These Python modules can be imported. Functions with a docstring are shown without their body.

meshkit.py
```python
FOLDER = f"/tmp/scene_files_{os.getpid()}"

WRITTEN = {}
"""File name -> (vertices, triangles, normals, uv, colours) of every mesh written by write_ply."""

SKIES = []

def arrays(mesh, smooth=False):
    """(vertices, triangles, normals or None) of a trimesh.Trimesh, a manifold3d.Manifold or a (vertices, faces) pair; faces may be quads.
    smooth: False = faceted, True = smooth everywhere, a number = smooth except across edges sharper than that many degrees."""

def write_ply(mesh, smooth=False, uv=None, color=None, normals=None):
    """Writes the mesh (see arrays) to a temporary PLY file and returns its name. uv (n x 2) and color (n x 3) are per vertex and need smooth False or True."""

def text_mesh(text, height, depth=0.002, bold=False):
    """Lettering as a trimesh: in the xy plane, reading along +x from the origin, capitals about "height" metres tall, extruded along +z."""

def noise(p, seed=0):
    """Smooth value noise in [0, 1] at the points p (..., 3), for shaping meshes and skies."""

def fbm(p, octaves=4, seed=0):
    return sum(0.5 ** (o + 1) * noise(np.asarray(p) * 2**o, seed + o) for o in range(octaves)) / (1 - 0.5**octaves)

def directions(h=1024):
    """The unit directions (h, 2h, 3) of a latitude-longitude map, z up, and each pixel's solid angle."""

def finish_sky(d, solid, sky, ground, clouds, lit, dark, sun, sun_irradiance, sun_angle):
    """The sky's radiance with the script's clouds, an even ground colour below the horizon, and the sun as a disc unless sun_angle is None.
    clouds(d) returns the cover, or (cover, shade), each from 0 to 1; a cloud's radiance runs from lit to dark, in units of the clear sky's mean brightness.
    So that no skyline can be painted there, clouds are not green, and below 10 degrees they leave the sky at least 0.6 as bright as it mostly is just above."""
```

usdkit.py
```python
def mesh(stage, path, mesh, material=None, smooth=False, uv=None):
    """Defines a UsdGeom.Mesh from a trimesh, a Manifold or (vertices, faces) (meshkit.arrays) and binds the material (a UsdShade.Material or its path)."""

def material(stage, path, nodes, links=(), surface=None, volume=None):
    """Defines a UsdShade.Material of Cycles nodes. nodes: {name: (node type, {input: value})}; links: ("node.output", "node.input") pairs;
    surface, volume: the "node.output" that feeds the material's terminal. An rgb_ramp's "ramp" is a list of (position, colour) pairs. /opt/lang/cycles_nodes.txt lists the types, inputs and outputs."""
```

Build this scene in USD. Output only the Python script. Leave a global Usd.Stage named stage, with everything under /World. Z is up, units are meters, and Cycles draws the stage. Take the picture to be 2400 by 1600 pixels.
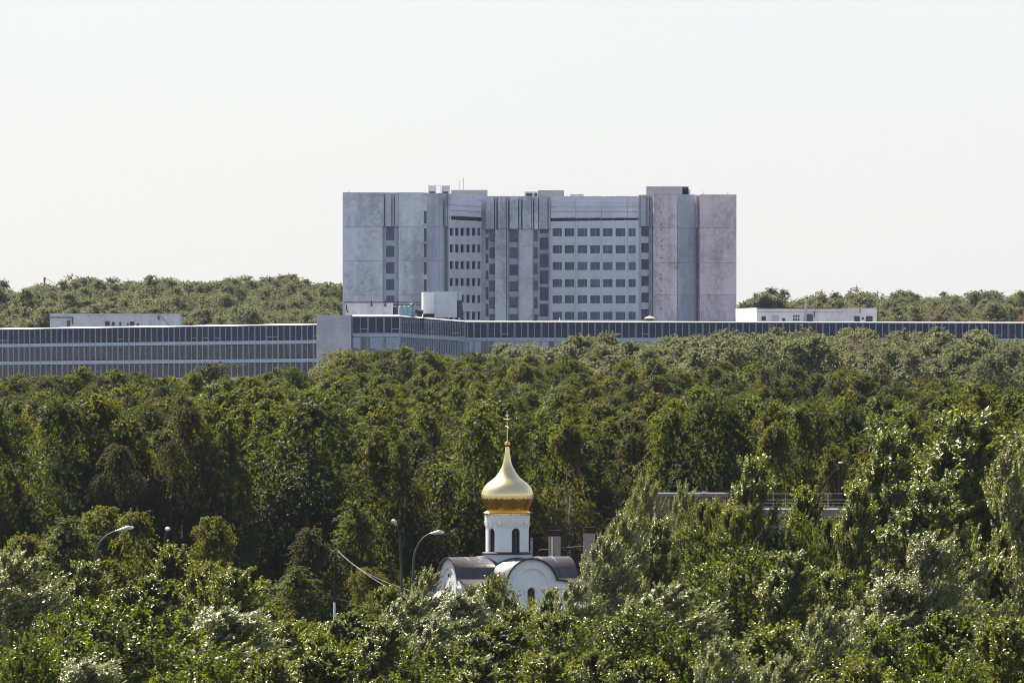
import math, numpy as np, trimesh, manifold3d
from shapely.geometry import Polygon, box as sbox, Point
from shapely.ops import unary_union
from shapely import affinity
import usdkit, meshkit
from pxr import Usd, UsdGeom, UsdLux, UsdShade, Gf, Sdf, Vt

stage = Usd.Stage.CreateInMemory()
UsdGeom.SetStageUpAxis(stage, 'Z'); UsdGeom.SetStageMetersPerUnit(stage, 1.0)
UsdGeom.Xform.Define(stage, '/World')

# ------------------------------------------------------------------ camera, sky, sun, exposure
FPX, HX, HY, EYE = 16000.0, 1200.0, 990.0, 15.0      # lens in photo pixels, eye line row, eye height
cam = UsdGeom.Camera.Define(stage, '/World/camera')
cam.CreateHorizontalApertureAttr(36.0); cam.CreateVerticalApertureAttr(24.0)
cam.CreateFocalLengthAttr(36.0 * FPX / 2400.0)
cam.CreateVerticalApertureOffsetAttr((HY - 800.0) / 2400.0 * 36.0)
cam.CreateClippingRangeAttr(Gf.Vec2f(1.0, 20000.0))
cam.AddTranslateOp().Set(Gf.Vec3d(0, 0, EYE)); cam.AddRotateXOp().Set(90.0)
cam.CreateExposureAttr(1.41)

SUN = np.array([-0.39, 0.56, 0.745]); SUN /= np.linalg.norm(SUN)
SUN_EL, SUN_ROT = math.asin(SUN[2]), math.atan2(SUN[0], SUN[1])
sun = UsdLux.DistantLight.Define(stage, '/World/sun')
zx = SUN; xx = np.cross([0, 0, 1.0], zx); xx /= np.linalg.norm(xx); yx = np.cross(zx, xx)
sun.AddTransformOp().Set(Gf.Matrix4d(*xx, 0, *yx, 0, *zx, 0, 0, 0, 0, 1))
sun.CreateIntensityAttr(1.25); sun.CreateAngleAttr(0.5); sun.CreateNormalizeAttr(True)
sun.CreateColorAttr(Gf.Vec3f(1.0, 0.90, 0.76))

VEIL = (4.62, 4.66, 4.86)
sky_mat = usdkit.material(stage, '/World/Looks/sky', {
    'sky': ('sky_texture', {'sky_type': 'single_scattering', 'sun_disc': False, 'sun_elevation': SUN_EL, 'sun_rotation': SUN_ROT,
                            'altitude': 150.0, 'air_density': 1.0, 'aerosol_density': 1.0, 'ozone_density': 1.0}),
    'tc': ('texture_coordinate', {}), 'mp': ('mapping', {'scale': (1.0, 1.0, 3.0)}), 'cl': ('noise_texture', {'scale': 1.6, 'detail': 5.0, 'roughness': 0.55}),
    'cr': ('map_range', {'from_min': 0.3, 'from_max': 0.7, 'to_min': -0.08, 'to_max': 0.08, 'clamp': True}), 'sx': ('separate_xyz', {}),
    'el': ('map_range', {'from_min': 0.0, 'from_max': 0.5, 'to_min': 0.86, 'to_max': 0.12, 'clamp': True}), 'ad': ('math', {'math_type': 'add', 'use_clamp': True}),
    'mx': ('mix', {'color2': VEIL}),            # white veil, thick at the horizon, thinned overhead to keep shade blue
    'bg': ('background_shader', {'strength': 0.0655})}, [('tc.generated', 'mp.vector'), ('mp.vector', 'cl.vector'), ('cl.fac', 'cr.value'), ('tc.generated', 'sx.vector'), ('sx.z', 'el.value'), ('el.result', 'ad.value1'), ('cr.result', 'ad.value2'), ('ad.value', 'mx.fac'),
    ('sky.color', 'mx.color1'), ('mx.color', 'bg.color')], surface='bg.background')
sky = UsdLux.DomeLight.Define(stage, '/World/sky')
UsdShade.MaterialBindingAPI.Apply(sky.GetPrim()).Bind(sky_mat)
sky.GetPrim().SetCustomDataByKey('kind', 'structure')

# ------------------------------------------------------------------ helpers
_used = {}
def numbered(parent, name):
    k = (str(parent), name); n = _used.get(k, 0); _used[k] = n + 1
    return f'{parent}/{name}' if n == 0 else f'{parent}/{name}_{n:03d}'

def meta(p, label=None, cat=None, group=None, kind=None):
    for k, v in (('label', label), ('category', cat), ('group', group), ('kind', kind)):
        if v: p.SetCustomDataByKey(k, v)
    return p

class Thing:
    def __init__(self, name, label=None, cat=None, loc=(0, 0, 0), group=None, kind=None):
        self.path = numbered('/World', name); self.loc = np.array(loc, float)
        x = UsdGeom.Xform.Define(stage, self.path); x.AddTranslateOp().Set(Gf.Vec3d(*map(float, loc)))
        self.prim = meta(x.GetPrim(), label, cat, group, kind)

def vf(mesh):
    if hasattr(mesh, 'to_mesh'):
        m = mesh.to_mesh(); return np.array(m.vert_properties[:, :3], float), np.array(m.tri_verts, int)
    if isinstance(mesh, (tuple, list)): return np.asarray(mesh[0], float), np.asarray(mesh[1], int)
    return np.array(mesh.vertices, float), np.array(mesh.faces, int)

def join(ms):
    vs, fs, n = [], [], 0
    for m in ms:
        v, f = vf(m); vs.append(v); fs.append(f + n); n += len(v)
    return np.vstack(vs), np.vstack(fs)

def part(parent, name, mesh, mat, label=None, smooth=False, kind=None, world=True):
    """mesh in world coordinates; parent a Thing or (path, Thing) for a sub-part"""
    th, base = (parent, parent.path) if isinstance(parent, Thing) else (parent[1], parent[0])
    v, f = vf(mesh)
    if world: v = v - th.loc
    path = numbered(base, name)
    m = usdkit.mesh(stage, path, (v, f), mat, smooth=smooth)
    meta(m.GetPrim(), label, None, None, kind)
    return (path, th)

def solo(name, mesh, mat, label=None, cat=None, group=None, kind=None, smooth=False):
    path = numbered('/World', name)
    m = usdkit.mesh(stage, path, vf(mesh), mat, smooth=smooth)
    meta(m.GetPrim(), label, cat, group, kind)
    return path

def bx(x0, x1, y0, y1, z0, z1):
    v = np.array([[x, y, z] for x in (x0, x1) for y in (y0, y1) for z in (z0, z1)], float)
    f = np.array([[0,1,3],[0,3,2],[4,6,7],[4,7,5],[0,4,5],[0,5,1],[2,3,7],[2,7,6],[0,2,6],[0,6,4],[1,5,7],[1,7,3]])
    return v, f

def tube(pts, rad, sides=8, cap=True):
    pts = np.asarray(pts, float); n = len(pts); rad = np.broadcast_to(np.asarray(rad, float), (n,))
    d = np.gradient(pts, axis=0); d /= np.maximum(np.linalg.norm(d, axis=1, keepdims=True), 1e-9)
    ref = np.array([0, 0, 1.0]) if abs(d[0][2]) < 0.9 else np.array([1.0, 0, 0])
    a = np.linspace(0, 2 * np.pi, sides, endpoint=False); vs = []
    for i in range(n):
        x = np.cross(ref, d[i]); x /= max(np.linalg.norm(x), 1e-9); y = np.cross(d[i], x)
        vs.append(pts[i] + rad[i] * (np.cos(a)[:, None] * x + np.sin(a)[:, None] * y))
    v = np.vstack(vs); f = []
    for i in range(n - 1):
        for k in range(sides):
            p, q = i * sides + k, i * sides + (k + 1) % sides
            f += [[p, q, q + sides], [p, q + sides, p + sides]]
    if cap:
        for k in range(1, sides - 1): f += [[0, k + 1, k], [(n - 1) * sides, (n - 1) * sides + k, (n - 1) * sides + k + 1]]
    return v, np.array(f)

def lathe(profile, c, n=48, cap=True):
    pr = np.asarray(profile, float); a = np.linspace(0, 2 * np.pi, n, endpoint=False)
    v = np.vstack([np.column_stack([c[0] + r * np.cos(a), c[1] + r * np.sin(a), np.full(n, z + c[2])]) for r, z in pr]); f = []
    for i in range(len(pr) - 1):
        for k in range(n):
            p, q = i * n + k, i * n + (k + 1) % n
            f += [[p, q, q + n], [p, q + n, p + n]]
    if cap:
        for k in range(1, n - 1): f += [[0, k + 1, k], [(len(pr) - 1) * n, (len(pr) - 1) * n + k, (len(pr) - 1) * n + k + 1]]
    return v, np.array(f)

def extrude(poly, depth):
    gs = getattr(poly, 'geoms', [poly])
    return join([trimesh.creation.extrude_polygon(g, depth, engine='earcut') for g in gs if g.area > 1e-6])

def pt(x, y, d):
    """world point that stands at photo pixel (x, y) at distance d"""
    return np.array([(x - HX) * d / FPX, d, EYE - (y - HY) * d / FPX])

def ground_z(d):
    return float(np.interp(d, [-200, 200, 480, 610, 900, 1150, 1280, 1480, 1600, 1700, 1900, 2600, 6500], [-2, -0.5, 0, 0.8, 9, 15, 19, 25, 31, 35, 36, 30, 20]))

# ------------------------------------------------------------------ materials
L = '/World/Looks/'
def plain(name, c, rough=0.6, metal=0.0, var=0.0, scale=3.0, spec=0.5, bump=0.0):
    n = {'p': ('principled_bsdf', {'base_color': c, 'roughness': rough, 'metallic': metal, 'specular_ior_level': spec})}; l = []
    if var > 0:
        n['g'] = ('geometry', {}); n['n'] = ('noise_texture', {'scale': scale, 'detail': 5.0, 'roughness': 0.6})
        n['r'] = ('rgb_ramp', {'ramp': [(0.3, tuple(x * (1 - var) for x in c)), (0.7, tuple(min(1, x * (1 + var)) for x in c))]})
        l += [('g.position', 'n.vector'), ('n.fac', 'r.fac'), ('r.color', 'p.base_color')]
        if bump: n['b'] = ('bump', {'strength': bump, 'distance': 0.03}); l += [('n.fac', 'b.height'), ('b.normal', 'p.normal')]
    return usdkit.material(stage, L + name, n, l, surface='p.BSDF')

def concrete(name, light, dark, blotch=0.09, streak=0.35, rnd=0.06):
    """weathered panel: large blotches, vertical streaks, fine grain, a little tone from panel to panel"""
    n = {'g': ('geometry', {}), 'n1': ('noise_texture', {'scale': blotch, 'detail': 8.0, 'roughness': 0.68, 'distortion': 0.4}),
         'mp': ('mapping', {'scale': (0.9, 0.9, 0.07)}), 'n2': ('noise_texture', {'scale': streak, 'detail': 6.0, 'roughness': 0.6}),
         'n3': ('noise_texture', {'scale': 1.4, 'detail': 6.0, 'roughness': 0.7}),
         'm1': ('math', {'math_type': 'multiply', 'value2': 0.5}), 'm2': ('math', {'math_type': 'multiply_add', 'value2': 0.25}),
         'm3': ('math', {'math_type': 'multiply_add', 'value2': 0.25}),
         'o': ('object_info', {}), 'mo': ('math', {'math_type': 'multiply_add', 'value2': rnd, 'value3': -rnd / 2}), 'ma': ('math', {'math_type': 'add'}),
         'r': ('rgb_ramp', {'ramp': [(0.435, dark), (0.5, tuple(0.4 * a + 0.6 * b for a, b in zip(dark, light))), (0.56, light)]}),
         'p': ('principled_bsdf', {'roughness': 0.85, 'specular_ior_level': 0.25})}
    l = [('g.position', 'n1.vector'), ('g.position', 'mp.vector'), ('mp.vector', 'n2.vector'), ('g.position', 'n3.vector'),
         ('n1.fac', 'm1.value1'), ('n2.fac', 'm2.value1'), ('m1.value', 'm2.value3'), ('n3.fac', 'm3.value1'), ('m2.value', 'm3.value3'),
         ('o.random', 'mo.value1'), ('m3.value', 'ma.value1'), ('mo.value', 'ma.value2'), ('ma.value', 'r.fac'), ('r.color', 'p.base_color')]
    return usdkit.material(stage, L + name, n, l, surface='p.BSDF')

def glass(name, tint, gloss=(0.8, 0.85, 1.0), base=0.05):
    return usdkit.material(stage, L + name, {
        't': ('transparent_bsdf', {'color': tint}), 'g': ('glossy_bsdf', {'color': gloss, 'roughness': 0.04}),
        'f': ('fresnel', {'IOR': 1.5}), 'a': ('math', {'math_type': 'add', 'value2': base, 'use_clamp': True}), 'm': ('mix_closure', {})},
        [('f.fac', 'a.value1'), ('a.value', 'm.fac'), ('t.BSDF', 'm.closure1'), ('g.BSDF', 'm.closure2')], surface='m.closure')

def leafy(name, top, under, rough=0.42, trans=0.3, spec=0.5, var=0.24, tcol=None):
    """leaf: glossy upper face, paler underside, light passing through, tone from leaf to leaf"""
    tcol = tcol or (top[0] * 2.4, top[1] * 2.4, top[2] * 1.2)
    n = {'g': ('geometry', {}), 'mc': ('mix', {'color1': top, 'color2': under}),
         'nz': ('noise_texture', {'scale': 0.45, 'detail': 3.0}), 'ad': ('math', {'math_type': 'add'}),
         'mr': ('map_range', {'from_min': 0.35, 'from_max': 1.45, 'to_min': 1 - var, 'to_max': 1 + var}),
         'h': ('hsv', {}), 'hh': ('map_range', {'to_min': 0.488, 'to_max': 0.512}), 'h2': ('hsv', {'color': tcol}),
         'p': ('principled_bsdf', {'roughness': rough, 'specular_ior_level': spec}), 't': ('translucent_bsdf', {}), 'm': ('mix_closure', {'fac': trans})}
    l = [('g.backfacing', 'mc.fac'), ('g.position', 'nz.vector'), ('g.random_per_island', 'ad.value1'), ('nz.fac', 'ad.value2'), ('ad.value', 'mr.value'),
         ('mc.color', 'h.color'), ('mr.result', 'h.value'), ('g.random_per_island', 'hh.value'), ('hh.result', 'h.hue'), ('hh.result', 'h2.hue'), ('mr.result', 'h2.value'),
         ('h.color', 'p.base_color'), ('h2.color', 't.color'), ('p.BSDF', 'm.closure1'), ('t.BSDF', 'm.closure2')]
    return usdkit.material(stage, L + name, n, l, surface='m.closure')

M = dict(
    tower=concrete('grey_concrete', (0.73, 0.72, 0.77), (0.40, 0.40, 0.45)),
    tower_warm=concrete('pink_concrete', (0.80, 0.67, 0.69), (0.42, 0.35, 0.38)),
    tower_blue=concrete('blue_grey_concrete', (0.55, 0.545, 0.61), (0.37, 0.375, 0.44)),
    bay_light=concrete('light_bay_concrete', (0.74, 0.72, 0.79), (0.60, 0.59, 0.66)),
    bay=concrete('pale_bay_concrete', (0.70, 0.68, 0.75), (0.57, 0.56, 0.63)),
    endwall=concrete('end_wall_concrete', (0.60, 0.57, 0.58), (0.47, 0.44, 0.48), blotch=0.16),
    joint=plain('joint_shadow', (0.42, 0.41, 0.44), 0.9),  # plain mid grey for panel backing and floor slabs
    room=plain('dark_room', (0.018, 0.02, 0.028), 0.9),  # near-black colour stands in for unlit rooms behind the panes
    curtain=plain('grey_curtain', (0.66, 0.70, 0.78), 0.9, var=0.12, scale=0.5),
    curtain_d=plain('dim_curtain', (0.36, 0.38, 0.40), 0.9),
    curtain_b=plain('white_blind', (0.80, 0.82, 0.86), 0.8),
    curtain_c=plain('beige_curtain', (0.58, 0.48, 0.36), 0.9, var=0.1, scale=0.4),
    curtain_t=plain('teal_curtain', (0.34, 0.50, 0.56), 0.9),
    glass_dim=glass('hospital_window_glass', (0.60, 0.68, 0.78), (0.6, 0.7, 1.0), 0.0),
    glass=glass('window_glass', (0.86, 0.90, 0.96), base=0.01),
    glass_blue=glass('blue_window_glass', (0.30, 0.37, 0.54), (0.38, 0.50, 0.85), 0.003),
    frame_white=plain('white_frame', (0.74, 0.74, 0.75), 0.5),
    frame_dark=plain('dark_frame', (0.06, 0.065, 0.08), 0.5),
    frame_pale=plain('pale_mullion', (0.52, 0.53, 0.56), 0.5),
    frame_grey=plain('grey_frame', (0.40, 0.41, 0.44), 0.6),
    spandrel_grey=plain('grey_spandrel_panel', (0.34, 0.36, 0.40), 0.6, var=0.1, scale=0.6),
    spandrel=plain('spandrel_panel', (0.42, 0.46, 0.54), 0.5, var=0.1, scale=0.6),
    coping=plain('white_metal_coping', (0.62, 0.62, 0.63), 0.5, var=0.05, scale=0.4),
    roofing=plain('roof_felt', (0.22, 0.21, 0.21), 0.9, var=0.2, scale=0.3),
    white_wall=concrete('white_roof_hut', (0.74, 0.73, 0.74), (0.58, 0.57, 0.60), blotch=0.2, streak=0.8),
    dark_metal=plain('dark_metal', (0.045, 0.043, 0.045), 0.5, 0.3),
    grey_metal=plain('galvanised_metal', (0.35, 0.36, 0.37), 0.45, 0.6, var=0.15, scale=2),
    red_metal=plain('red_painted_steel', (0.45, 0.07, 0.05), 0.5),
    rust=plain('rusty_steel', (0.03, 0.017, 0.015), 0.8, var=0.3, scale=4, spec=0.05),
    brown_door=plain('brown_door', (0.12, 0.09, 0.07), 0.6),
    stucco=plain('white_stucco', (0.80, 0.79, 0.78), 0.75, var=0.06, scale=1.6, bump=0.15),
    church_roof=plain('mauve_sheet_metal', (0.048, 0.038, 0.040), 0.38, 0.0, var=0.2, scale=1.2, spec=0.6),
    black_edge=plain('black_roof_edge', (0.02, 0.02, 0.024), 0.5),
    gold=plain('brushed_gold', (0.96, 0.74, 0.38), 0.30, 1.0, var=0.08, scale=2.2, bump=0.2),
    gold_mirror=plain('polished_gold', (1.0, 0.53, 0.09), 0.08, 1.0, var=0.05, scale=2.6, bump=2.5),
    church_glass=plain('dark_church_window', (0.02, 0.016, 0.016), 0.15),
    church_frame=plain('dark_red_window_frame', (0.06, 0.025, 0.022), 0.5),
    pedestal=plain('blue_grey_pedestal', (0.50, 0.55, 0.60), 0.5),
    lamp_head=plain('lamp_housing', (0.62, 0.64, 0.68), 0.35, 0.2),
    pole=plain('grey_pole', (0.07, 0.066, 0.055), 0.6, 0.3, var=0.2, scale=4),
    white_paint=plain('white_paint', (0.78, 0.78, 0.77), 0.5),
    wire=plain('pale_cable', (0.22, 0.21, 0.19), 0.5),
    brick=plain('mauve_plaster', (0.23, 0.16, 0.155), 0.85, var=0.12, scale=2.0),
    brown_wall=plain('red_brown_wall', (0.16, 0.085, 0.07), 0.85, var=0.2, scale=2.0),
    pillar=plain('grey_pillar_plaster', (0.27, 0.23, 0.215), 0.85, var=0.14, scale=2.5),
    bark=plain('grey_brown_bark', (0.07, 0.055, 0.042), 0.9, var=0.4, scale=6),
    lens=plain('lamp_lens', (0.85, 0.87, 0.9), 0.15),
)
# birch bark: white with dark scars
M['birch'] = usdkit.material(stage, L + 'birch_bark', {
    'g': ('geometry', {}), 'mp': ('mapping', {'scale': (1.6, 1.6, 2.4)}), 'n': ('noise_texture', {'scale': 1.0, 'detail': 5.0, 'roughness': 0.7}),
    'r': ('rgb_ramp', {'ramp': [(0.40, (0.05, 0.045, 0.04)), (0.50, (0.34, 0.32, 0.28)), (0.62, (0.55, 0.52, 0.47))]}),
    'p': ('principled_bsdf', {'roughness': 0.8})},
    [('g.position', 'mp.vector'), ('mp.vector', 'n.vector'), ('n.fac', 'r.fac'), ('r.color', 'p.base_color')], surface='p.BSDF')
M['ground'] = usdkit.material(stage, L + 'rough_grass', {
    'g': ('geometry', {}), 'n': ('noise_texture', {'scale': 0.12, 'detail': 8.0, 'roughness': 0.65}), 'n2': ('noise_texture', {'scale': 2.5, 'detail': 5.0}),
    'r': ('rgb_ramp', {'ramp': [(0.35, (0.012, 0.013, 0.006)), (0.55, (0.02, 0.026, 0.008)), (0.75, (0.035, 0.036, 0.016))]}),
    'b': ('bump', {'strength': 0.6, 'distance': 0.2}), 'p': ('principled_bsdf', {'roughness': 0.95, 'specular_ior_level': 0.1})},
    [('g.position', 'n.vector'), ('g.position', 'n2.vector'), ('n.fac', 'r.fac'), ('r.color', 'p.base_color'), ('n2.fac', 'b.height'), ('b.normal', 'p.normal')], surface='p.BSDF')

# ------------------------------------------------------------------ ground
ys = np.concatenate([np.arange(-200, 1900, 20.0), np.linspace(1900, 6500, 24)])
xs = np.concatenate([np.linspace(-3200, -200, 16), np.arange(-180, 181, 20.0), np.linspace(200, 3200, 16)])
gx, gy = np.meshgrid(xs, ys)
gz = np.array([[ground_z(y) for x in xs] for y in ys]) + (meshkit.fbm(np.stack([gx / 40, gy / 40, gx * 0], -1), 3, 5) - 0.5) * 0.8
gv = np.stack([gx, gy, gz - 0.15], -1).reshape(-1, 3); W = len(xs)
gi = np.arange(len(gv)).reshape(gx.shape)
gf = np.vstack([np.stack([gi[:-1, :-1], gi[:-1, 1:], gi[1:, 1:]], -1).reshape(-1, 3), np.stack([gi[:-1, :-1], gi[1:, 1:], gi[1:, :-1]], -1).reshape(-1, 3)])
solo('ground', (gv, gf), M['ground'], 'dark rough grass ground rising gently from the church to the hospital', 'ground', kind='structure', smooth=True)

# ------------------------------------------------------------------ upright facades, laid out from where their corners stand
class Facade:
    def __init__(s, xa, da, xb, db):
        s.A = np.array([(xa - HX) * da / FPX, da]); s.B = np.array([(xb - HX) * db / FPX, db])
        s.len = np.linalg.norm(s.B - s.A); s.t = (s.B - s.A) / s.len; s.n = np.array([s.t[1], -s.t[0]])
    def ud(s, x):
        k = (x - HX) / FPX                        # A + u t = d (k, 1)
        m = np.array([[s.t[0], -k], [s.t[1], -1.0]]); u, d = np.linalg.solve(m, -s.A); return u, d
    def u(s, x): return s.ud(x)[0]
    def z(s, x, y): return EYE - (y - HY) * s.ud(x)[1] / FPX
    def rect(s, x0, y0, x1, y1):
        xm = (x0 + x1) / 2; return s.u(x0), s.z(xm, y1), s.u(x1), s.z(xm, y0)     # u0 z0 u1 z1
    def world(s, v):                             # (u, z, out) -> world
        v = np.asarray(v, float); p = s.A + v[:, :1] * s.t + v[:, 2:3] * s.n
        return np.column_stack([p, v[:, 1]])
    def slab(s, poly, w0, w1):
        v, f = extrude(poly, w1 - w0); v = v + [0, 0, w0]; return s.world(v), f
    def box(s, u0, z0, u1, z1, w0, w1):
        return s.slab(sbox(u0, z0, u1, z1), w0, w1)
    def pbox(s, x0, y0, x1, y1, w0, w1): return s.box(*s.rect(x0, y0, x1, y1), w0, w1)

rng = np.random.default_rng(11)
def window(th, F, r, depth=0.35, mull=(0.62,), curtain=None, frame=None, gl=None, drop=1.0):
    """a window in a wall opening r = (u0, z0, u1, z1): frame, pane, and what hangs behind it"""
    u0, z0, u1, z1 = r; fw = 0.05; hole = sbox(u0 + fw, z0 + fw, u1 - fw, z1 - fw)
    pieces = [sbox(u0, z0, u1, z1).difference(hole)]
    for m in mull:
        um = u0 + (u1 - u0) * m; pieces.append(sbox(um - 0.03, z0 + fw / 2, um + 0.03, z1 - fw / 2))
    p = part(th, 'window', F.slab(unary_union(pieces), -depth - 0.06, -depth), frame or M['frame_grey'])
    part(p, 'pane', F.box(u0 + fw, z0 + fw, u1 - fw, z1 - fw, -depth - 0.04, -depth - 0.02), gl or M['glass_dim'])
    if curtain is not None:
        part(p, 'curtain', F.box(u0 + 0.02, z0 + (z1 - z0) * (1 - drop), u1 - 0.02, z1 - 0.02, -depth - 0.12, -depth - 0.08), curtain)
    return p

# ================================================================== hospital
hg = ground_z(1480) - 0.5
hosp = Thing('hospital_building', 'tall grey concrete hospital block with stepped towers and rows of windows on the skyline', 'building', (0, 1490, hg))
DL, DC, DR = 1468.0, 1490.0, 1474.0
def panels(F, xs, ys, mat, w=0.0, gap=0.06, thick=0.3, name='panel'):
    for a, b in zip(xs[:-1], xs[1:]):
        for c, d in zip(ys[:-1], ys[1:]):
            u0, z0, u1, z1 = F.rect(a, c, b, d)
            if d > 860: z0 = hg
            part(hosp, name, F.box(u0 + gap / 2, z0 + gap / 2, u1 - gap / 2, z1 - gap / 2, w - thick, w), mat)
def backing(F, x0, x1, y0, mat, w0, w1, name='backing_wall'):
    u0, z0, u1, z1 = F.rect(x0, y0, x1, 870); part(hosp, name, F.box(u0, hg, u1, z1, w0, w1), mat)
def pierced(F, x0, x1, y0, y1, holes, mat, w0=-0.4, w1=0.0, name='wall'):
    u0, z0, u1, z1 = F.rect(x0, y0, x1, y1)
    if y1 > 860: z0 = hg
    p = sbox(u0, z0, u1, z1)
    hs = [F.rect(*h) for h in holes]
    for h in hs: p = p.difference(sbox(*h))
    part(hosp, name, F.slab(p, w0, w1), mat)
    return hs
ROW = [532, 611, 690, 870]
# left tower
FL = Facade(803.5, DL, 1001, DL + 1)
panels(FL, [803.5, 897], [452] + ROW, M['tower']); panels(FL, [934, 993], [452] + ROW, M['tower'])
backing(FL, 803.5, 897, 453, M['joint'], -0.6, -0.32); backing(FL, 934, 993, 453, M['joint'], -0.6, -0.32)
FLr = Facade(897, DL + 1.4, 934, DL + 1.4)
hs = pierced(FLr, 897, 934, 453, 870, [(905, 531, 924, 563), (905, 576, 924, 602), (905, 615, 924, 641), (905, 654, 924, 680), (905, 693, 924, 720)], M['tower_blue'])
for h in hs: window(hosp, FLr, h, curtain=M['curtain_t'], mull=(0.4,), frame=M['frame_dark'])
for a, b in ((897, 900), (903.5, 917), (920.5, 923), (926, 934)): part(hosp, 'rib', FLr.pbox(a, 452.5, b, 530.5, 0.0, 0.9), M['tower_blue'])
hs = pierced(FL, 993, 1001, 453, 870, [(994, 495, 1000, 524), (994, 535, 1000, 566), (994, 571, 1000, 604), (994, 614, 1000, 644), (994, 654, 1000, 683)], M['tower'])
for h in hs: window(hosp, FL, h, mull=(), frame=M['frame_dark'], depth=0.3)
for y in (494.5, 525.5, 567, 570, 605): part(hosp, 'ledge', FL.pbox(990, y - 1.2, 1000, y, 0.01, 0.35), M['tower'])
# set back, bluish return of the left tower
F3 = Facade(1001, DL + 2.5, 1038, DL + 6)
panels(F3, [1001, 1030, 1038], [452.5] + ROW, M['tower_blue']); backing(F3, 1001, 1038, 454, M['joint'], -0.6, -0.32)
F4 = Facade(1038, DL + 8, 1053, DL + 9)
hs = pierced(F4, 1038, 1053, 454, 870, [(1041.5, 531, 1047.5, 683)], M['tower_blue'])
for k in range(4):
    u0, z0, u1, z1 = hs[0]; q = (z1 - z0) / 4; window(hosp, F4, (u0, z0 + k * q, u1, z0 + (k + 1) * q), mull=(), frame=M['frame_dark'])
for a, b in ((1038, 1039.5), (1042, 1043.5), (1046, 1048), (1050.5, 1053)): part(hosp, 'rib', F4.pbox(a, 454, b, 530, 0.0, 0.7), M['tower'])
# bay 1, receding to the right
F5 = Facade(1053, DL + 8, 1129, DC - 1)
panels(F5, [1053, 1129], [455.5, 467.5, 482.5, 495, 508], M['bay_light'], gap=0.09); backing(F5, 1053, 1129, 457, M['joint'], -1.3, -1.1)
for k in range(8): part(hosp, 'vent_louvre', F5.pbox(1053.5 + k * 9.4, 508.5, 1062 + k * 9.4, 516.5, -0.8, -0.7), M['room'])
wx = [(1054.4, 1064), (1067, 1077), (1080, 1090), (1093, 1103.5), (1106.5, 1116.5), (1119.5, 1129 - 0.8)]
wy = [534, 573, 612, 651.5, 691, 730]
holes = [(a, y, b, y + 19) for y in wy for a, b in wx]
hs = pierced(F5, 1053, 1129, 516.8, 870, holes, M['bay'])
cur = [None, None, M['curtain_t'], M['curtain'], None, M['curtain']]
for h in hs: window(hosp, F5, h, curtain=cur[rng.integers(6)], drop=rng.uniform(0.5, 1.0), mull=())
# centre stair core: piers, blind panels above, windows between
F6 = Facade(1129, DC, 1290, DC - 1.5)
cols = [(1138, 1144.5, [(538, 548), (556, 586), (595, 617), (634, 655), (673, 702), (712, 742)], None), (1146.5, 1160, [(538, 566), (580, 605), (618, 643), (658, 683), (696, 723), (736, 760)], M['curtain_t']),
        (1193.5, 1213.5, [(538, 567), (580, 605), (620, 645), (659, 683), (696, 721), (736, 760)], M['curtain_c']), (1251, 1260, [(540, 565), (580, 605), (618, 642), (658, 680), (696, 722), (736, 760)], M['curtain_c']),
        (1264.5, 1285.5, [(538, 547), (557, 586), (595, 626), (634, 665), (673, 704), (712, 742)], None)]
holes = [(a, c, b, d) for a, b, ws, _ in cols for c, d in ws]
hs = pierced(F6, 1129, 1290, 460, 870, holes, M['tower_blue'], -0.7, -0.3)
i = 0
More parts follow.
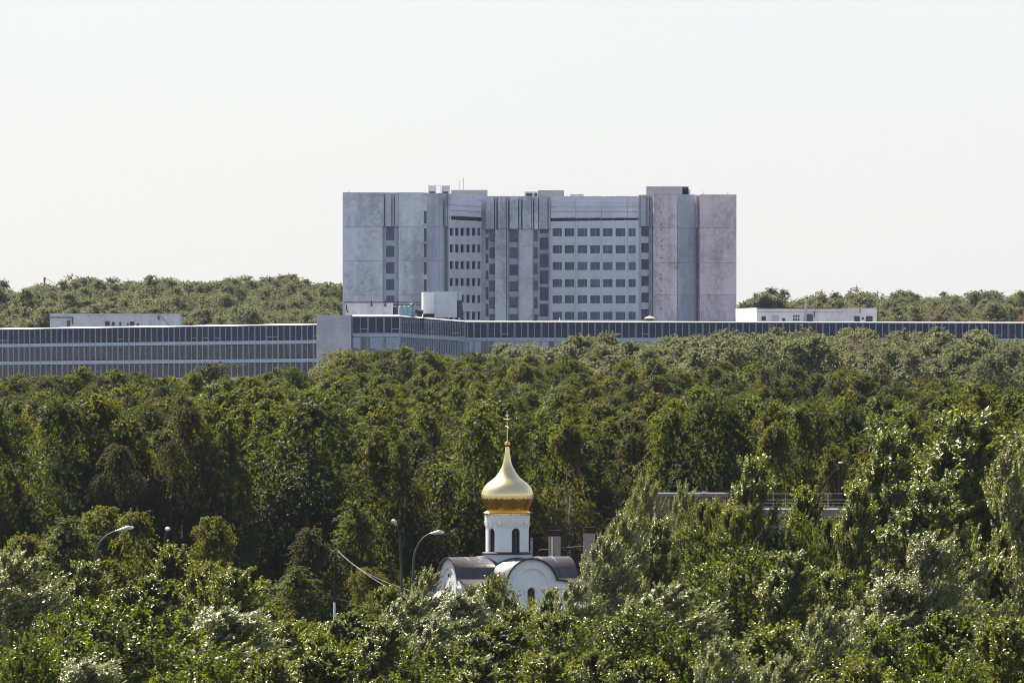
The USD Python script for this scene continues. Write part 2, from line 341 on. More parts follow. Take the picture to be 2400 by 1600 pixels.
for a, b, ws, c in cols:
    for k, w in enumerate(ws):
        big = b - a > 18
        window(hosp, F6, hs[i], depth=0.75, curtain=c if rng.random() < 0.8 else None, drop=rng.uniform(0.7, 1), mull=(0.72,) if big else (), frame=M['frame_dark']); i += 1
for a, b in ((1129, 1136.5), (1161, 1186.5), (1188, 1192), (1217.5, 1248.5), (1286.5, 1290)):
    for c, d in ((537.5, 576), (576.4, 652), (652.4, 870)):
        u0, z0, u1, z1 = F6.rect(a, c, b, d); part(hosp, 'pier', F6.box(u0, hg if d > 860 else z0, u1, z1, -0.28, 0.45), M['tower'] if b - a > 10 else M['tower_blue'])
for a, b in ((1139.5, 1158.5), (1161, 1164), (1168, 1186.5), (1188, 1191.5), (1195.5, 1215), (1217.5, 1222), (1225.5, 1245.5), (1247, 1250), (1253, 1262), (1264, 1284), (1286.5, 1290)):
    part(hosp, 'blind_panel', F6.pbox(a, 460, b, 536.8, -0.28, 0.75), M['tower'] if b - a > 8 else M['tower_blue'])
# bay 2, coming back towards the viewer
F7 = Facade(1290, DC - 2, 1497, DC - 12)
px = [1290, 1349, 1409, 1470, 1497]
panels(F7, px, [459.5, 470.5, 485, 497, 511], M['bay_light'], gap=0.09); backing(F7, 1290, 1497, 461, M['joint'], -1.3, -1.1)
for k in range(7): part(hosp, 'vent_louvre', F7.pbox(1294 + k * 28.4, 511.6, 1318 + k * 28.4, 517.2, -0.6, -0.5), M['room'])
wx = [(1294.4, 1317), (1323, 1346), (1353, 1376), (1383, 1406), (1412.5, 1435.5), (1442.5, 1465.5), (1472.5, 1489.8)]
wy = [535, 575, 614, 654, 692, 730.5]
holes = [(a, y, b, y + 19) for y in wy for a, b in wx]
hs = pierced(F7, 1290, 1497, 517.4, 870, holes, M['bay'])
pool = [M['curtain'], M['curtain_t'], M['curtain_d'], None]
for i, h in enumerate(hs):
    dark = i % 7 < 2
    window(hosp, F7, h, curtain=None if dark and rng.random() < 0.8 else pool[rng.integers(4)], drop=rng.uniform(0.75, 1), mull=(0.72,) if dark or rng.random() < 0.4 else (0.5,), depth=0.15)
for x in (1349, 1409, 1470): part(hosp, 'joint_strip', F7.pbox(x - 0.5, 518, x + 0.5, 760, 0.003, 0.02), M['tower_blue'])
# dark loggia column
F8 = Facade(1497, DR + 4, 1531, DR + 4)
lo = [(531, 554), (570, 592), (608, 632), (647, 670), (686, 708.5), (725, 749)]
hs = pierced(F8, 1497, 1531, 457, 870, [(1503, c, 1520.7, d) for c, d in lo], M['tower_blue'])
for h in hs: window(hosp, F8, h, depth=0.9, mull=(0.3,), frame=M['frame_dark'])
for (c, d), (e, f) in zip(lo[:-1], lo[1:]): part(hosp, 'balcony_front', F8.pbox(1504, d + 0.5, 1520.5, e - 0.5, 0.003, 0.25), M['bay'])
for a, b in ((1497, 1499), (1501, 1514.5), (1517.5, 1521), (1524, 1531)): part(hosp, 'rib', F8.pbox(a, 457, b, 530.5, 0.0, 0.7), M['tower_blue'])
# right tower
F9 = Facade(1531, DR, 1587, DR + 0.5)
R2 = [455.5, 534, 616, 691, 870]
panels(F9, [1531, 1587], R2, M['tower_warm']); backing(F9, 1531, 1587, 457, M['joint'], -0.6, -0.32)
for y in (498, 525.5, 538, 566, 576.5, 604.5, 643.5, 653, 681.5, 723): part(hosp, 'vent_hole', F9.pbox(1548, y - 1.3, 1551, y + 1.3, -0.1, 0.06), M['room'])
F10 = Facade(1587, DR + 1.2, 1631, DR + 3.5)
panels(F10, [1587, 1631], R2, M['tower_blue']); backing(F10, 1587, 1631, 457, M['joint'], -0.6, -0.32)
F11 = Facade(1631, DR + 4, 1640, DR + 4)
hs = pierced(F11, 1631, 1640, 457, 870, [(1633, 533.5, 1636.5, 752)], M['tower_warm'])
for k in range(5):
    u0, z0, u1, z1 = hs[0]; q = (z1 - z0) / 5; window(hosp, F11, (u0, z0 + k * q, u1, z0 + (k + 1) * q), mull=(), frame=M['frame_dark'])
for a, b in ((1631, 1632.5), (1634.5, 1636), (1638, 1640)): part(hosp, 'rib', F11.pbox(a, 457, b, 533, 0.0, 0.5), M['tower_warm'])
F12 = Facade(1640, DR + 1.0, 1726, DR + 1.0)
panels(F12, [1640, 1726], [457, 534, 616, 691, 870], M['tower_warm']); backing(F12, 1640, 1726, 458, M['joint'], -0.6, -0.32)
# core, side walls and roof behind those faces
allF = [FL, F3, F4, F5, F6, F7, F8, F9, F10, F11, F12]
front = []
for F in allF: front += [F.A - F.n * 1.45, F.B - F.n * 1.45]
front = np.array(front); BACK = 1545.0
plan = Polygon([tuple(p) for p in front] + [(front[-1][0], BACK), (front[0][0], BACK)]).buffer(0)
ztop = EYE - (462.0 - HY) * DC / FPX
v, f = extrude(plan, ztop - 0.9 - hg); part(hosp, 'core', (v + [0, 0, hg], f), M['room'])
v, f = extrude(plan, 0.5); part(hosp, 'roof', (v + [0, 0, ztop - 0.85], f), M['roofing'])
xl, xr = FL.A[0], F12.B[0]
zl = FL.z(803.5, 452); zr = F12.z(1726, 457)
part(hosp, 'side_wall', bx(xl, xl + 1.4, DL + 0.35, BACK, hg, zl - 0.05), M['tower'])
part(hosp, 'side_wall', bx(xr - 1.4, xr, DR + 1.35, BACK, hg, zr - 0.05), M['tower_warm'])
part(hosp, 'rear_wall', bx(xl, xr, BACK + 0.01, BACK + 0.4, hg, ztop), M['tower'])
# roof huts, vents and aerials of the hospital (fixed to it)
def roof_box(x0, x1, y0, y1, d, deep, mat, name='roof_hut'):
    a, b = pt(x0, y1, d), pt(x1, y0, d)
    return part(hosp, name, bx(a[0], b[0], d, d + deep, min(a[2], ztop - 0.4), b[2]), mat)
roof_box(1004.5, 1022, 435, 452, 1478, 4, M['white_wall'], 'roof_vent'); roof_box(1035, 1054, 435, 454, 1480, 4, M['white_wall'], 'roof_vent')
for a in (1006, 1037): roof_box(a, a + 13, 449, 452, 1477.6, 0.3, M['dark_metal'], 'vent_slot')
part(hosp, 'vent_rail', join([tube([pt(1003.5, 452, 1479), pt(1003.5, 436, 1479), pt(1033, 435.5, 1479), pt(1033, 453, 1479)], 0.05, 5)]), M['grey_metal'])
roof_box(1058, 1140, 446.5, 460, 1500, 8, M['white_wall']); roof_box(1057.5, 1142.5, 445.5, 446.6, 1499.7, 8.6, M['grey_metal'], 'roof_edge')
roof_box(1229, 1260, 449, 462, 1500, 5, M['white_wall'], 'roof_vent')
for a in (1233, 1253): roof_box(a, a + (14 if a == 1233 else 7), 453, 458, 1499.7, 0.25, M['dark_metal'], 'vent_slot')
roof_box(1262, 1321, 447, 462, 1502, 7, M['white_wall']); roof_box(1261, 1322, 446, 447.1, 1501.7, 7.6, M['grey_metal'], 'roof_edge')
roof_box(1336, 1368, 455, 462, 1494, 4, M['white_wall'], 'roof_vent')
roof_box(1516, 1598, 438, 460, 1484, 8, M['white_wall']); roof_box(1515, 1599, 437, 438.2, 1483.6, 8.8, M['grey_metal'], 'roof_edge')
roof_box(1598.5, 1618, 444, 460, 1485, 7, M['white_wall'], 'roof_vent'); roof_box(1598.5, 1614, 437.5, 444, 1485, 6, M['dark_metal'], 'vent_slot')
for x, y0, y1, d in ((1076, 424, 447, 1502), (1086, 417, 447, 1504), (818, 446, 453, 1472), (1648, 449, 458, 1478), (1706, 451, 458, 1478)):
    part(hosp, 'aerial', tube([pt(x, y1 + 6, d), pt(x, y0, d)], 0.06, 5), M['grey_metal'])
part(hosp, 'parapet_cap', join([F.box(*[F.rect(a, y, b, y + 1.0)[k] for k in range(4)], -0.5, 0.06) for F, a, b, y in ((FL, 803.5, 1001, 451.2), (F12, 1640, 1726, 456.2), (F9, 1531, 1587, 454.7))]), M['grey_metal'])

# ================================================================== low glass buildings
DB = 1200.0
ZR = EYE + (HY - 739.5) * DB / FPX
bg = ground_z(1280) - 1.5
ROWS = [(-0.28, -2.98), (-3.80, -6.42), (-7.38, -10.0)]
SPAN = [(-3.06, -3.72), (-6.56, -7.26), (-10.1, -10.8)]
def ribbon(th, F, pitch, stuff=False, cope=1.0, first=0.0, rows=3, depth=14.0, seed=1, dense_from=None):
    """ribbon-window front: paired panes between white mullions, pale spandrels, a sloping white coping"""
    FW, SP_ = (M['frame_grey'], M['spandrel_grey']) if stuff else (M['frame_pale'], M['spandrel'])
    r = np.random.default_rng(seed); n = int((F.len - first) / pitch); joined = {}
    def put(name, mesh, mat):
        if stuff: joined.setdefault((name, mat.GetPath()), []).append(mesh)
        else: part(th, name, mesh, mat)
    us = [first + k * pitch for k in range(n + 1)]
    if us[-1] < F.len - 0.05: us.append(F.len)
    if first > 0.05: us.insert(0, 0.0)
    for k, (a, b) in enumerate(zip(us[:-1], us[1:])):
        for i in range(rows):
            z1, z0 = ZR + ROWS[i][0], ZR + ROWS[i][1]
            put('pane', F.box(a + 0.04, z0, b - 0.04, z1, -0.10, -0.08), M['glass_blue'] if i == 0 else M['glass'])
            if i == 0:
                tr = r.random(); put('transom', F.box(a + 0.05, z0 + 0.58, b - 0.05, z0 + 0.64, -0.075, -0.02), M['frame_white'] if tr < 0.15 else M['frame_dark'])
                if r.random() < 0.04: put('curtain', F.box(a, z0 + 0.3, b, z1, -0.34, -0.30), M['curtain_t'])
            else:
                q = r.random()
                if q < 0.9:
                    lo = z0 + (r.choice([0.62, 0.7, 0.5]) if i == 1 else 0.2)
                    c = M['curtain_b'] if r.random() < 0.22 else M['curtain']
                    put('curtain', F.box(a + (0.0 if q < 0.8 else 0.35), lo, b, z1, -0.17, -0.13), c)
        for i in range(rows):
            z1, z0 = ZR + SPAN[i][0], ZR + SPAN[i][1]
            put('spandrel', F.box(a + 0.03, z0, b - 0.03, z1, -0.15, 0.06 if (k + i) % 3 else 0.03), SP_)
    zb = ZR + ROWS[rows - 1][1]
    for k, u in enumerate(us):
        if k % 2 == 0:
            put('mullion', join([F.box(u - 0.13, zb, u - 0.07, ZR - 0.22, -0.12, 0.02), F.box(u + 0.07, zb, u + 0.12, ZR - 0.22, -0.12, 0.02)]), FW)
            put('mullion_gap', F.box(u - 0.068, zb, u + 0.068, ZR - 0.22, -0.12, 0.02), M['frame_dark'])
        else:
            put('mullion', F.box(u - 0.035, zb, u + 0.035, ZR - 0.22, -0.12, 0.02), FW)
    for (name, mp), ms in joined.items(): part(th, name, join(ms), UsdShade.Material.Get(stage, mp), kind='stuff')
    part(th, 'interior', F.box(0, zb - 0.3, F.len, ZR - 0.4, -1.4, -1.2), M['room'])
    for z in (-0.16, -3.4, -6.9, -10.4)[:rows + 1]: part(th, 'floor_slab', F.box(0, ZR + z - 0.12, F.len, ZR + z + 0.12, -1.19, -0.16), M['joint'])
    part(th, 'lower_wall', F.box(0, bg, F.len, zb - 0.02, -0.5, 0.0), M['spandrel'])
    part(th, 'building_body', F.box(0.02, bg, F.len - 0.02, ZR - 0.05, -depth, -1.42), M['roofing'])
    prof = Polygon([(0.12, -0.2), (0.12, -0.08 - 0.06 * (1 - cope)), (-0.28, 0.15 * cope - 0.04 * (1 - cope)), (-0.55, 0.15 * cope - 0.04 * (1 - cope)), (-0.55, -0.2)])     # out, up: a sloped metal coping
    nseg = max(1, int(F.len / 9.4))
    for k in range(nseg):
        a, b = F.len * k / nseg, F.len * (k + 1) / nseg - 0.03
        v, f = extrude(prof, b - a); vv = np.column_stack([v[:, 2] + a, ZR + v[:, 1], v[:, 0]])
        part(th, 'coping', (F.world(vv), f[:, ::-1]), M['coping'])

GL = Facade(-150, 1380, 742, 1301)
left = Thing('office_wing', 'long low glass-fronted wing at left, its rows of panes under a bright white roof edge', 'building', (GL.A[0], GL.A[1], bg))
ribbon(left, GL, 1.165 / GL.t[0], first=0.75, seed=3, cope=0.6)
right = Thing('office_wing', 'long low glass-fronted wing before the hospital with blank end wall and angled corner', 'building', (-20, DB, bg))
GE = Facade(742, DB - 1.0, 823.5, DB - 1.0)
u0, z0, u1, z1 = GE.rect(742, 738, 823.5, 840)
part(right, 'end_wall', GE.box(u0, bg, u1, z1, -9.0, 0.0), M['endwall'], 'blank pale concrete end wall with a darker stain at its top')
part(right, 'downpipe', GE.box(u1 + 0.01, bg, u1 + 0.14, z1 - 0.1, -0.3, 0.05), M['dark_metal'])
GB = Facade(825.5, DB, 937, DB); ribbon(right, GB, GB.len / 6, seed=5, depth=9)
GA = Facade(937.2, DB + 0.1, 1090, 1263); ribbon(right, GA, 1.7, stuff=True, seed=6, depth=8, cope=0.5)
GR = Facade(1090.2, 1263.1, 2480, 1279); ribbon(right, GR, 1.262, first=0.4, rows=2, seed=7, cope=0.3)

# ------------------------------------------------------------------ huts and plant on the low roofs
def roof_hut(name, label, x0, x1, ytop, d, deep, mat=None):
    a, b = pt(x0, ytop, d), pt(x1, ytop, d)
    th = Thing(name, label, 'roof hut', ((a[0] + b[0]) / 2, d, ZR + 0.0))
    F = Facade(x0, d, x1, d)
    part(th, 'wall', bx(a[0], b[0], d, d + deep, ZR - 0.05, a[2]), mat or M['white_wall'])
    return th, F
h1, F = roof_hut('roof_hut', 'long white flat-roofed hut standing on the roof of the left glass wing', 117, 421, 736, 1392, 9)
part(h1, 'roof', bx(F.A[0] - 0.2, F.B[0] + 0.2, F.A[1] - 0.15, F.A[1] + 9.2, F.z(200, 736), F.z(200, 734.6)), M['white_wall'])
part(h1, 'door', F.pbox(157, 750, 164.5, 766, 0.0, 0.08), M['brown_door'])
part(h1, 'pipe', join([F.pbox(117, 742.5, 171, 744.2, 0.02, 0.2), F.pbox(169, 744.3, 171, 760, 0.02, 0.2)]), M['dark_metal'])
for a, b, c in ((246, 257, 752.5), (262.5, 269, 754), (280, 284, 754), (297.5, 301.5, 756.5), (304.5, 315, 753), (320, 325.5, 757.5)):
    w = part(h1, 'window', F.pbox(a, c, b, 763, 0.0, 0.07), M['frame_dark']); part(w, 'pane', F.pbox(a + 0.8, c + 0.8, b - 0.8, 762.2, 0.072, 0.09), M['church_glass'])
part(h1, 'vent', F.pbox(370, 740, 374, 749, 0.0, 0.15), M['dark_metal'])
part(h1, 'leaning_pipe', tube([pt(370, 733, 1391), pt(377, 740, 1390.6), pt(396, 762, 1390)], 0.12, 6), M['grey_metal'])
h2, F = roof_hut('roof_hut', 'white flat-roofed hut with small dark windows on the roof of the right glass wing', 1774, 2055, 723.4, 1292, 8)
part(h2, 'end_wall', (lambda G: G.box(0, ZR - 0.05, G.len, G.z(1740, 722.5), -0.3, 0.0))(Facade(1724, 1306, 1773.8, 1292)), M['white_paint'], 'sunlit white end wall')
part(h2, 'roof', bx(F.A[0] - 0.1, F.A[0] + 16, F.A[1] - 0.15, F.A[1] + 8, F.z(1800, 723.3), F.z(1800, 721.6)), M['dark_metal'])
part(h2, 'roof', bx(F.A[0] + 16.01, F.B[0] + 0.1, F.A[1] - 0.1, F.A[1] + 8, F.z(1800, 723.3), F.z(1800, 721.9)), M['white_wall'])
part(h2, 'pipe', F.pbox(1776, 730, 1977, 731, 0.02, 0.12), M['grey_metal'])
part(h2, 'chimney_pipe', tube([pt(1888, 756, 1291), pt(1888, 726, 1291), pt(1889.5, 710, 1291)], [0.3, 0.25, 0.2], 8), M['grey_metal'])
for a, b, c, dd, mt in ((1785, 1795, 741, 751, 'frame_dark'), (1833, 1840, 745.5, 752, 'frame_dark'), (2020, 2024.5, 743, 749, 'frame_dark')):
    w = part(h2, 'window', F.pbox(a, c, b, dd, 0.0, 0.07), M[mt]); part(w, 'pane', F.pbox(a + 0.8, c + 0.8, b - 0.8, dd - 0.8, 0.072, 0.09), M['church_glass'])
for k in range(3):
    for q in range(2):
        w = part(h2, 'window', F.pbox(1858 + k * 5.6, 737 + q * 8, 1863 + k * 5.6, 744 + q * 8, 0.0, 0.06), M['frame_white']); part(w, 'pane', F.pbox(1858.6 + k * 5.6, 737.8 + q * 8, 1862.4 + k * 5.6, 743.4 + q * 8, 0.062, 0.08), M['church_glass'])
for a, b, c, mt in ((1810, 1825, 739, 'grey_metal'), (1891.5, 1905, 735.5, 'frame_dark'), (2002, 2015, 740.5, 'dark_metal'), (2029.5, 2045, 740.5, 'dark_metal')): part(h2, 'door', F.pbox(a, c, b, 754, 0.0, 0.06), M[mt])
part(h2, 'drainpipe', join([F.pbox(1907.6, 730, 1909.4, 744, 0.02, 0.15), F.pbox(1906.5, 730, 1911, 731.6, 0.02, 0.18)]), M['dark_metal'])
part(h2, 'drainpipe', F.pbox(2015, 723, 2016.5, 735, 0.02, 0.15), M['dark_metal'])
# pale annex with pipes under the left tower
h3, F = roof_hut('roof_hut', 'low pale plant hut with pipes along its top at the foot of the left tower', 809, 921, 709, 1222, 7)
part(h3, 'pipe', tube([pt(806, 708.3, 1221.6), pt(921, 708.3, 1221.6)], 0.1, 6), M['dark_metal'])
part(h3, 'drainpipe', tube([pt(812, 714, 1221.7), pt(812.5, 726, 1221.7), pt(814.5, 731, 1221.7), pt(817, 731.5, 1221.7)], 0.1, 6), M['dark_metal'])
for x in (871, 903): part(h3, 'pipe_bracket', join([F.pbox(x - 1.2, 704, x + 1.2, 716, 0.02, 0.35), F.pbox(x - 2, 714, x + 2, 718, 0.02, 0.3)]), M['dark_metal'])
# white plant room
c0 = pt(1018, 683, 1216); G = Facade(1018, 1216, 1071, 1216)
tank = Thing('plant_room', 'tall white windowless plant room with one sunlit curved side on the low glass roof', 'plant room', (c0[0], 1216, ZR))
zt = c0[2]
arc = [(-2.35 + 2.35 * (1 - math.cos(t)), 0.2 + 2.6 * math.sin(t)) for t in np.linspace(0, math.pi / 2, 9)]
body = Polygon([(c0[0] - 2.3, 1219.2), (c0[0] - 2.26, 1218.2), (c0[0] - 2.0, 1217.2), (c0[0] - 0.02, 1216.2), (c0[0] - 0.02, 1222.5), (c0[0] - 2.0, 1222.5)])
v, f = extrude(body, zt - 0.1 - (ZR - 0.05)); part(tank, 'rounded_side', (v + [0, 0, ZR - 0.05], f), M['white_paint'], 'sunlit white rounded side')
part(tank, 'wall', bx(c0[0], G.B[0], 1216, 1222, ZR - 0.05, zt), M['white_wall'])
part(tank, 'base_strip', bx(c0[0] - 2.0, c0[0] - 0.03, 1216.0, 1216.2, ZR, ZR + 0.6), M['rust'])
part(tank, 'louvre', (lambda K: K.slab(Polygon([(0.02, ZR), (0.02, zt - 1.6), (0.85, zt - 1.5), (1.15, ZR)]), -4.0, -0.1))(Facade(1071, 1216.2, 1085, 1216.2)), M['frame_dark'])
part(tank, 'side_wall', (lambda K: K.slab(Polygon([(0.02, zt - 1.58), (0.02, zt - 0.1), (0.8, zt), (0.86, zt - 1.48)]), -4.0, -0.1))(Facade(1071, 1216.2, 1085, 1216.2)), M['white_wall'])
# pump and tanks
pl = pt(955, 740, 1212)
pump = Thing('roof_plant', 'tanks, pipes and a dark pump on the low roof beside the white plant room', 'roof plant', (pl[0], 1212, ZR))
for x in (941, 951, 961): part(pump, 'tank', lathe([(0.45, 0), (0.5, 0.1), (0.5, 1.5), (0.3, 1.8)], (pt(x, 740, 1212)[0], 1212, ZR + 0.15), 16), M['curtain_t'], smooth=35)
part(pump, 'housing', bx(pt(934, 0, 1213)[0], pt(970, 0, 1213)[0], 1213, 1215.5, ZR, ZR + 2.2), M['white_wall'])
part(pump, 'frame', join([tube([pt(x, 742, 1211), pt(x, 708, 1211)], 0.1, 6) for x in (923, 931, 968)] + [tube([pt(921, y, 1211), pt(986, y + 1, 1211)], 0.09, 6) for y in (708, 714)]), M['dark_metal'])
part(pump, 'pipe', tube([pt(966, 730, 1210.5), pt(964, 713, 1210.5), pt(968, 709, 1210.5), pt(972, 713, 1210.5), pt(978, 728, 1210.5)], 0.16, 8), M['grey_metal'])
part(pump, 'motor', join([tube([pt(973, 730.5, 1210.4), pt(992, 730.5, 1210.4)], 0.38, 10), bx(pt(978, 0, 1210.4)[0], pt(990, 0, 1210.4)[0], 1210.2, 1210.7, ZR, ZR + 0.6)]), M['dark_metal'])
part(pump, 'cabinet', bx(pt(921, 0, 1210.4)[0], pt(929, 0, 1210.4)[0], 1210.2, 1211, ZR, ZR + 1.6), M['dark_metal'])
# mushroom vent, small posts
c = pt(1522.5, 754, 1272)
vent = Thing('roof_vent', 'squat dark mushroom vent with a pale cap on the low roof before the hospital', 'vent', (c[0], 1272, ZR))
part(vent, 'base', lathe([(0.75, 0), (0.8, 0.45)], (c[0], 1272, ZR + 0.1), 16), M['dark_metal']); part(vent, 'cap', lathe([(0.98, 0.45), (1.0, 0.55), (0.55, 0.85), (0.1, 0.95)], (c[0], 1272, ZR + 0.1), 16), M['curtain_c'], smooth=30)
c = pt(1311.5, 754, 1270)
solo('roof_post', join([tube([c, c + [0, 0, 0.75]], 0.09, 8), bx(c[0] - 0.2, c[0] + 0.2, 1269.8, 1270.2, ZR, ZR + 0.15)]), M['white_paint'], 'short white post on the low roof below the hospital windows', 'post')
c = pt(2109, 754, 1285)
solo('roof_vent', join([tube([c, c + [0, 0, 0.6]], 0.22, 8), lathe([(0.3, 0), (0.34, 0.35), (0.12, 0.5)], c + [0.1, 0, 0.6], 10)]), M['dark_metal'], 'small dark vent on the right end of the low roof', 'vent')
c = pt(2398.5, 756, 1284)
solo('red_pole', join([tube([c, pt(2398.5, 727, 1284)], [0.14, 0.1], 8), tube([c + [0, 0, -0.2], c + [0, 0, 0.3]], 0.25, 8)]), M['red_metal'], 'thin red pole on the low roof at the right edge of the picture', 'pole')

# ================================================================== church
DCH, PXM = 457.0, 35.0
cx, cz = (1189 - HX) * DCH / FPX, 0.0
PHI = math.radians(22.4); A2 = 4.19
church = Thing('church', 'small white church with trilobed gables, mauve vaulted roof and gilded onion dome', 'church', (cx, DCH, cz - 0.4))
def Z(y): return EYE - (y - HY) * DCH / FPX
def place(v):       # local (u along front, v depth, z) -> world
    v = np.asarray(v, float); c, s = math.cos(PHI), math.sin(PHI)
    # front normal points at (sin, -cos); u axis (cos, sin)
    X = cx + v[:, 0] * c - v[:, 1] * s; Y = DCH + v[:, 0] * s + v[:, 1] * c
    return np.column_stack([X, Y, v[:, 2]])
def placed(m): v, f = vf(m); return place(v), f
ztop_c = Z(1308)
def trilobe(g=0.0):
    big = Point(0, ztop_c - 1.83).buffer(1.83 + g, 48)
    lobe = unary_union([Point(s * 1.9, 2.2).buffer(2.3 + g, 48) for s in (-1, 1)])
    low = sbox(-A2 - g, -0.6, A2 + g, 2.2)
    mid = sbox(-1.83 - g, 0, 1.83 + g, ztop_c - 1.83)
    return unary_union([big, lobe.intersection(sbox(-A2 - g, 0, A2 + g, 9)), low, mid])
TP, TG = trilobe(), trilobe(0.11)
def prism(poly, l0, l1, axis):
    """extrude a (u or v, z) profile along the other horizontal axis, as a Manifold in local coordinates"""
    v, f = extrude(poly, l1 - l0)
    if axis == 'v': v = np.column_stack([v[:, 0], v[:, 2] + l0, v[:, 1]]); f = f[:, ::-1]
    else: v = np.column_stack([v[:, 2] + l0, v[:, 0], v[:, 1]])
    t = trimesh.Trimesh(v, f); t.merge_vertices()
    return manifold3d.Manifold(manifold3d.Mesh(np.asarray(t.vertices, np.float32), np.asarray(t.faces, np.uint32)))
wA, wB = prism(TP, -A2, A2, 'v'), prism(TP, -A2, A2, 'u')
longA, longB = prism(TP, -A2 - 1, A2 + 1, 'v'), prism(TP, -A2 - 1, A2 + 1, 'u')
ring = TG.difference(TP).intersection(sbox(-9, 2.0, 9, 9))
walls = wA + wB
fw = sbox(-0.27, 1.9, 0.27, 3.77).union(Point(0, 3.77).buffer(0.27, 16))
walls = walls - prism(fw, -A2 - 0.5, -A2 + 0.35, 'v')
part(church, 'wall', placed(walls), M['stucco'])
rA, rB = prism(ring, -A2 - 0.16, A2 + 0.16, 'v') - longB, prism(ring, -A2 - 0.16, A2 + 0.16, 'u') - longA
part(church, 'roof', placed(rA + rB), M['church_roof'], smooth=25)
edge = TG.buffer(0.012).difference(TG.buffer(-0.10)).intersection(sbox(-9, 2.05, 9, 9))
for k, ax in enumerate(('v', 'u', 'v', 'u')):
    l0 = -A2 - 0.20 if k < 2 else A2 + 0.162
    part(church, 'roof_edge', placed(prism(edge, l0, l0 + 0.038, ax)), M['black_edge'])
arch = TP.buffer(-0.42).intersection(sbox(-3.2, 2.6, 3.2, 9)); arch = arch.difference(arch.buffer(-0.10)).intersection(sbox(-3.1, 2.75, 3.1, 9))
big_arch = Point(0, ztop_c - 1.83).buffer(1.36, 40).difference(Point(0, ztop_c - 1.83).buffer(1.22, 40)).intersection(sbox(-3, ztop_c - 2.2, 3, 9))
for ax in ('v', 'u'): part(church, 'archivolt', placed(prism(arch.union(big_arch), -A2 - 0.07, -A2 + 0.02, ax)), M['stucco'])
wr = fw.buffer(0.2, join_style=1).difference(fw.buffer(0.06)).intersection(sbox(-2, 2.0, 2, 6))
part(church, 'window_surround', placed(prism(wr, -A2 - 0.06, -A2 + 0.02, 'v')), M['stucco'])
win = part(church, 'window', placed(prism(fw.difference(fw.buffer(-0.05)).union(sbox(-0.02, 1.9, 0.02, 4.0)), -A2 + 0.2, -A2 + 0.27, 'v')), M['church_frame'])
part(win, 'pane', placed(prism(fw.buffer(-0.04), -A2 + 0.28, -A2 + 0.32, 'v')), M['church_glass'])
for q in (-0.16, 0.10): part(church, 'vent_hole', placed(prism(sbox(q - 0.07, 4.72, q + 0.08, 4.92), -A2 - 0.012, -A2 + 0.05, 'u')), M['church_glass'])
# apse on the left face
ac = place([[-A2, 0, 0]])[0]
part(church, 'apse', lathe([(1.35, -0.4), (1.35, 2.55), (1.45, 2.6), (1.45, 2.72)], (ac[0], ac[1], 0), 40), M['stucco'], smooth=35)
dome = [(1.5 * math.cos(t), 2.72 + 1.2 * math.sin(t)) for t in np.linspace(0, math.pi / 2 - 0.03, 14)]
part(church, 'apse_roof', lathe([(1.5, 2.66)] + dome, (ac[0], ac[1], 0), 40), M['church_roof'], smooth=40)
part(church, 'apse_roof_seam', join([tube([(ac[0] + 1.515 * math.cos(t) * math.cos(a), ac[1] + 1.515 * math.cos(t) * math.sin(a), 2.73 + 1.21 * math.sin(t)) for t in np.linspace(0, 1.5, 9)], 0.015, 4) for a in np.arange(8) * math.pi / 4]), M['church_roof'])
# roof hatch mark, roof seams on the vaults
for k, u in enumerate((-3.1, -2.2, 2.2, 3.1)):
    part(church, 'roof_seam', placed((lambda ts: tube([(u, 1.955 * math.sin(t), ztop_c - 1.83 + 1.955 * math.cos(t)) for t in ts], 0.018, 4))(np.linspace(-1.25, 1.25, 15))), M['church_roof'])
sk = place([[-0.75, -3.0, ztop_c - 0.15]])[0]
part(church, 'roof_hook', tube([sk + [-0.12, 0, -0.1], sk + [0.12, 0, 0.28]], 0.05, 6), M['dark_metal'])
# drum
R = 50.5 / PXM
def ringz(y): return Z(y)
part(church, 'pedestal', lathe([(1.62, ringz(1318)), (1.62, ringz(1300)), (1.56, ringz(1296))], (cx, DCH, 0), 56), M['pedestal'], smooth=30)
part(church, 'pedestal_ledge', lathe([(1.5, ringz(1298)), (1.70, ringz(1297.5)), (1.72, ringz(1294.5)), (1.5, ringz(1292))], (cx, DCH, 0), 56), M['black_edge'], smooth=30)
drum = trimesh.Trimesh(*lathe([(R, ringz(1300)), (R, ringz(1240)), (R + 0.02, ringz(1232)), (R + 0.07, ringz(1216)), (R + 0.06, ringz(1207))], (cx, DCH, 0), 96))
drum.fix_normals()
dm = manifold3d.Manifold(manifold3d.Mesh(np.asarray(drum.vertices, np.float32), np.asarray(drum.faces, np.uint32)))
zb, zs, hw = Z(1292), Z(1247), 0.30
warch = sbox(-hw, zb, hw, zs).union(Point(0, zs).buffer(hw, 16))
WA = [math.radians(24 + 72 * k) for k in range(5)]
def radial(poly, r0, r1, ang):
    """a (side, z) outline pushed out from radius r0 to r1 at azimuth ang from the viewer's side"""
    v, f = extrude(poly, r1 - r0); rr = v[:, 2] + r0; d = np.array([math.sin(ang), -math.cos(ang)]); t = np.array([math.cos(ang), math.sin(ang)])
    return np.column_stack([cx + rr * d[0] + v[:, 0] * t[0], DCH + rr * d[1] + v[:, 0] * t[1], v[:, 1]]), f
def as_manifold(m):
    t = trimesh.Trimesh(*m); t.merge_vertices(); t.fix_normals(); return manifold3d.Manifold(manifold3d.Mesh(np.asarray(t.vertices, np.float32), np.asarray(t.faces, np.uint32)))
for a in WA: dm = dm - as_manifold(radial(warch, R - 0.28, R + 0.4, a))
part(church, 'drum', dm, M['stucco'], smooth=30)
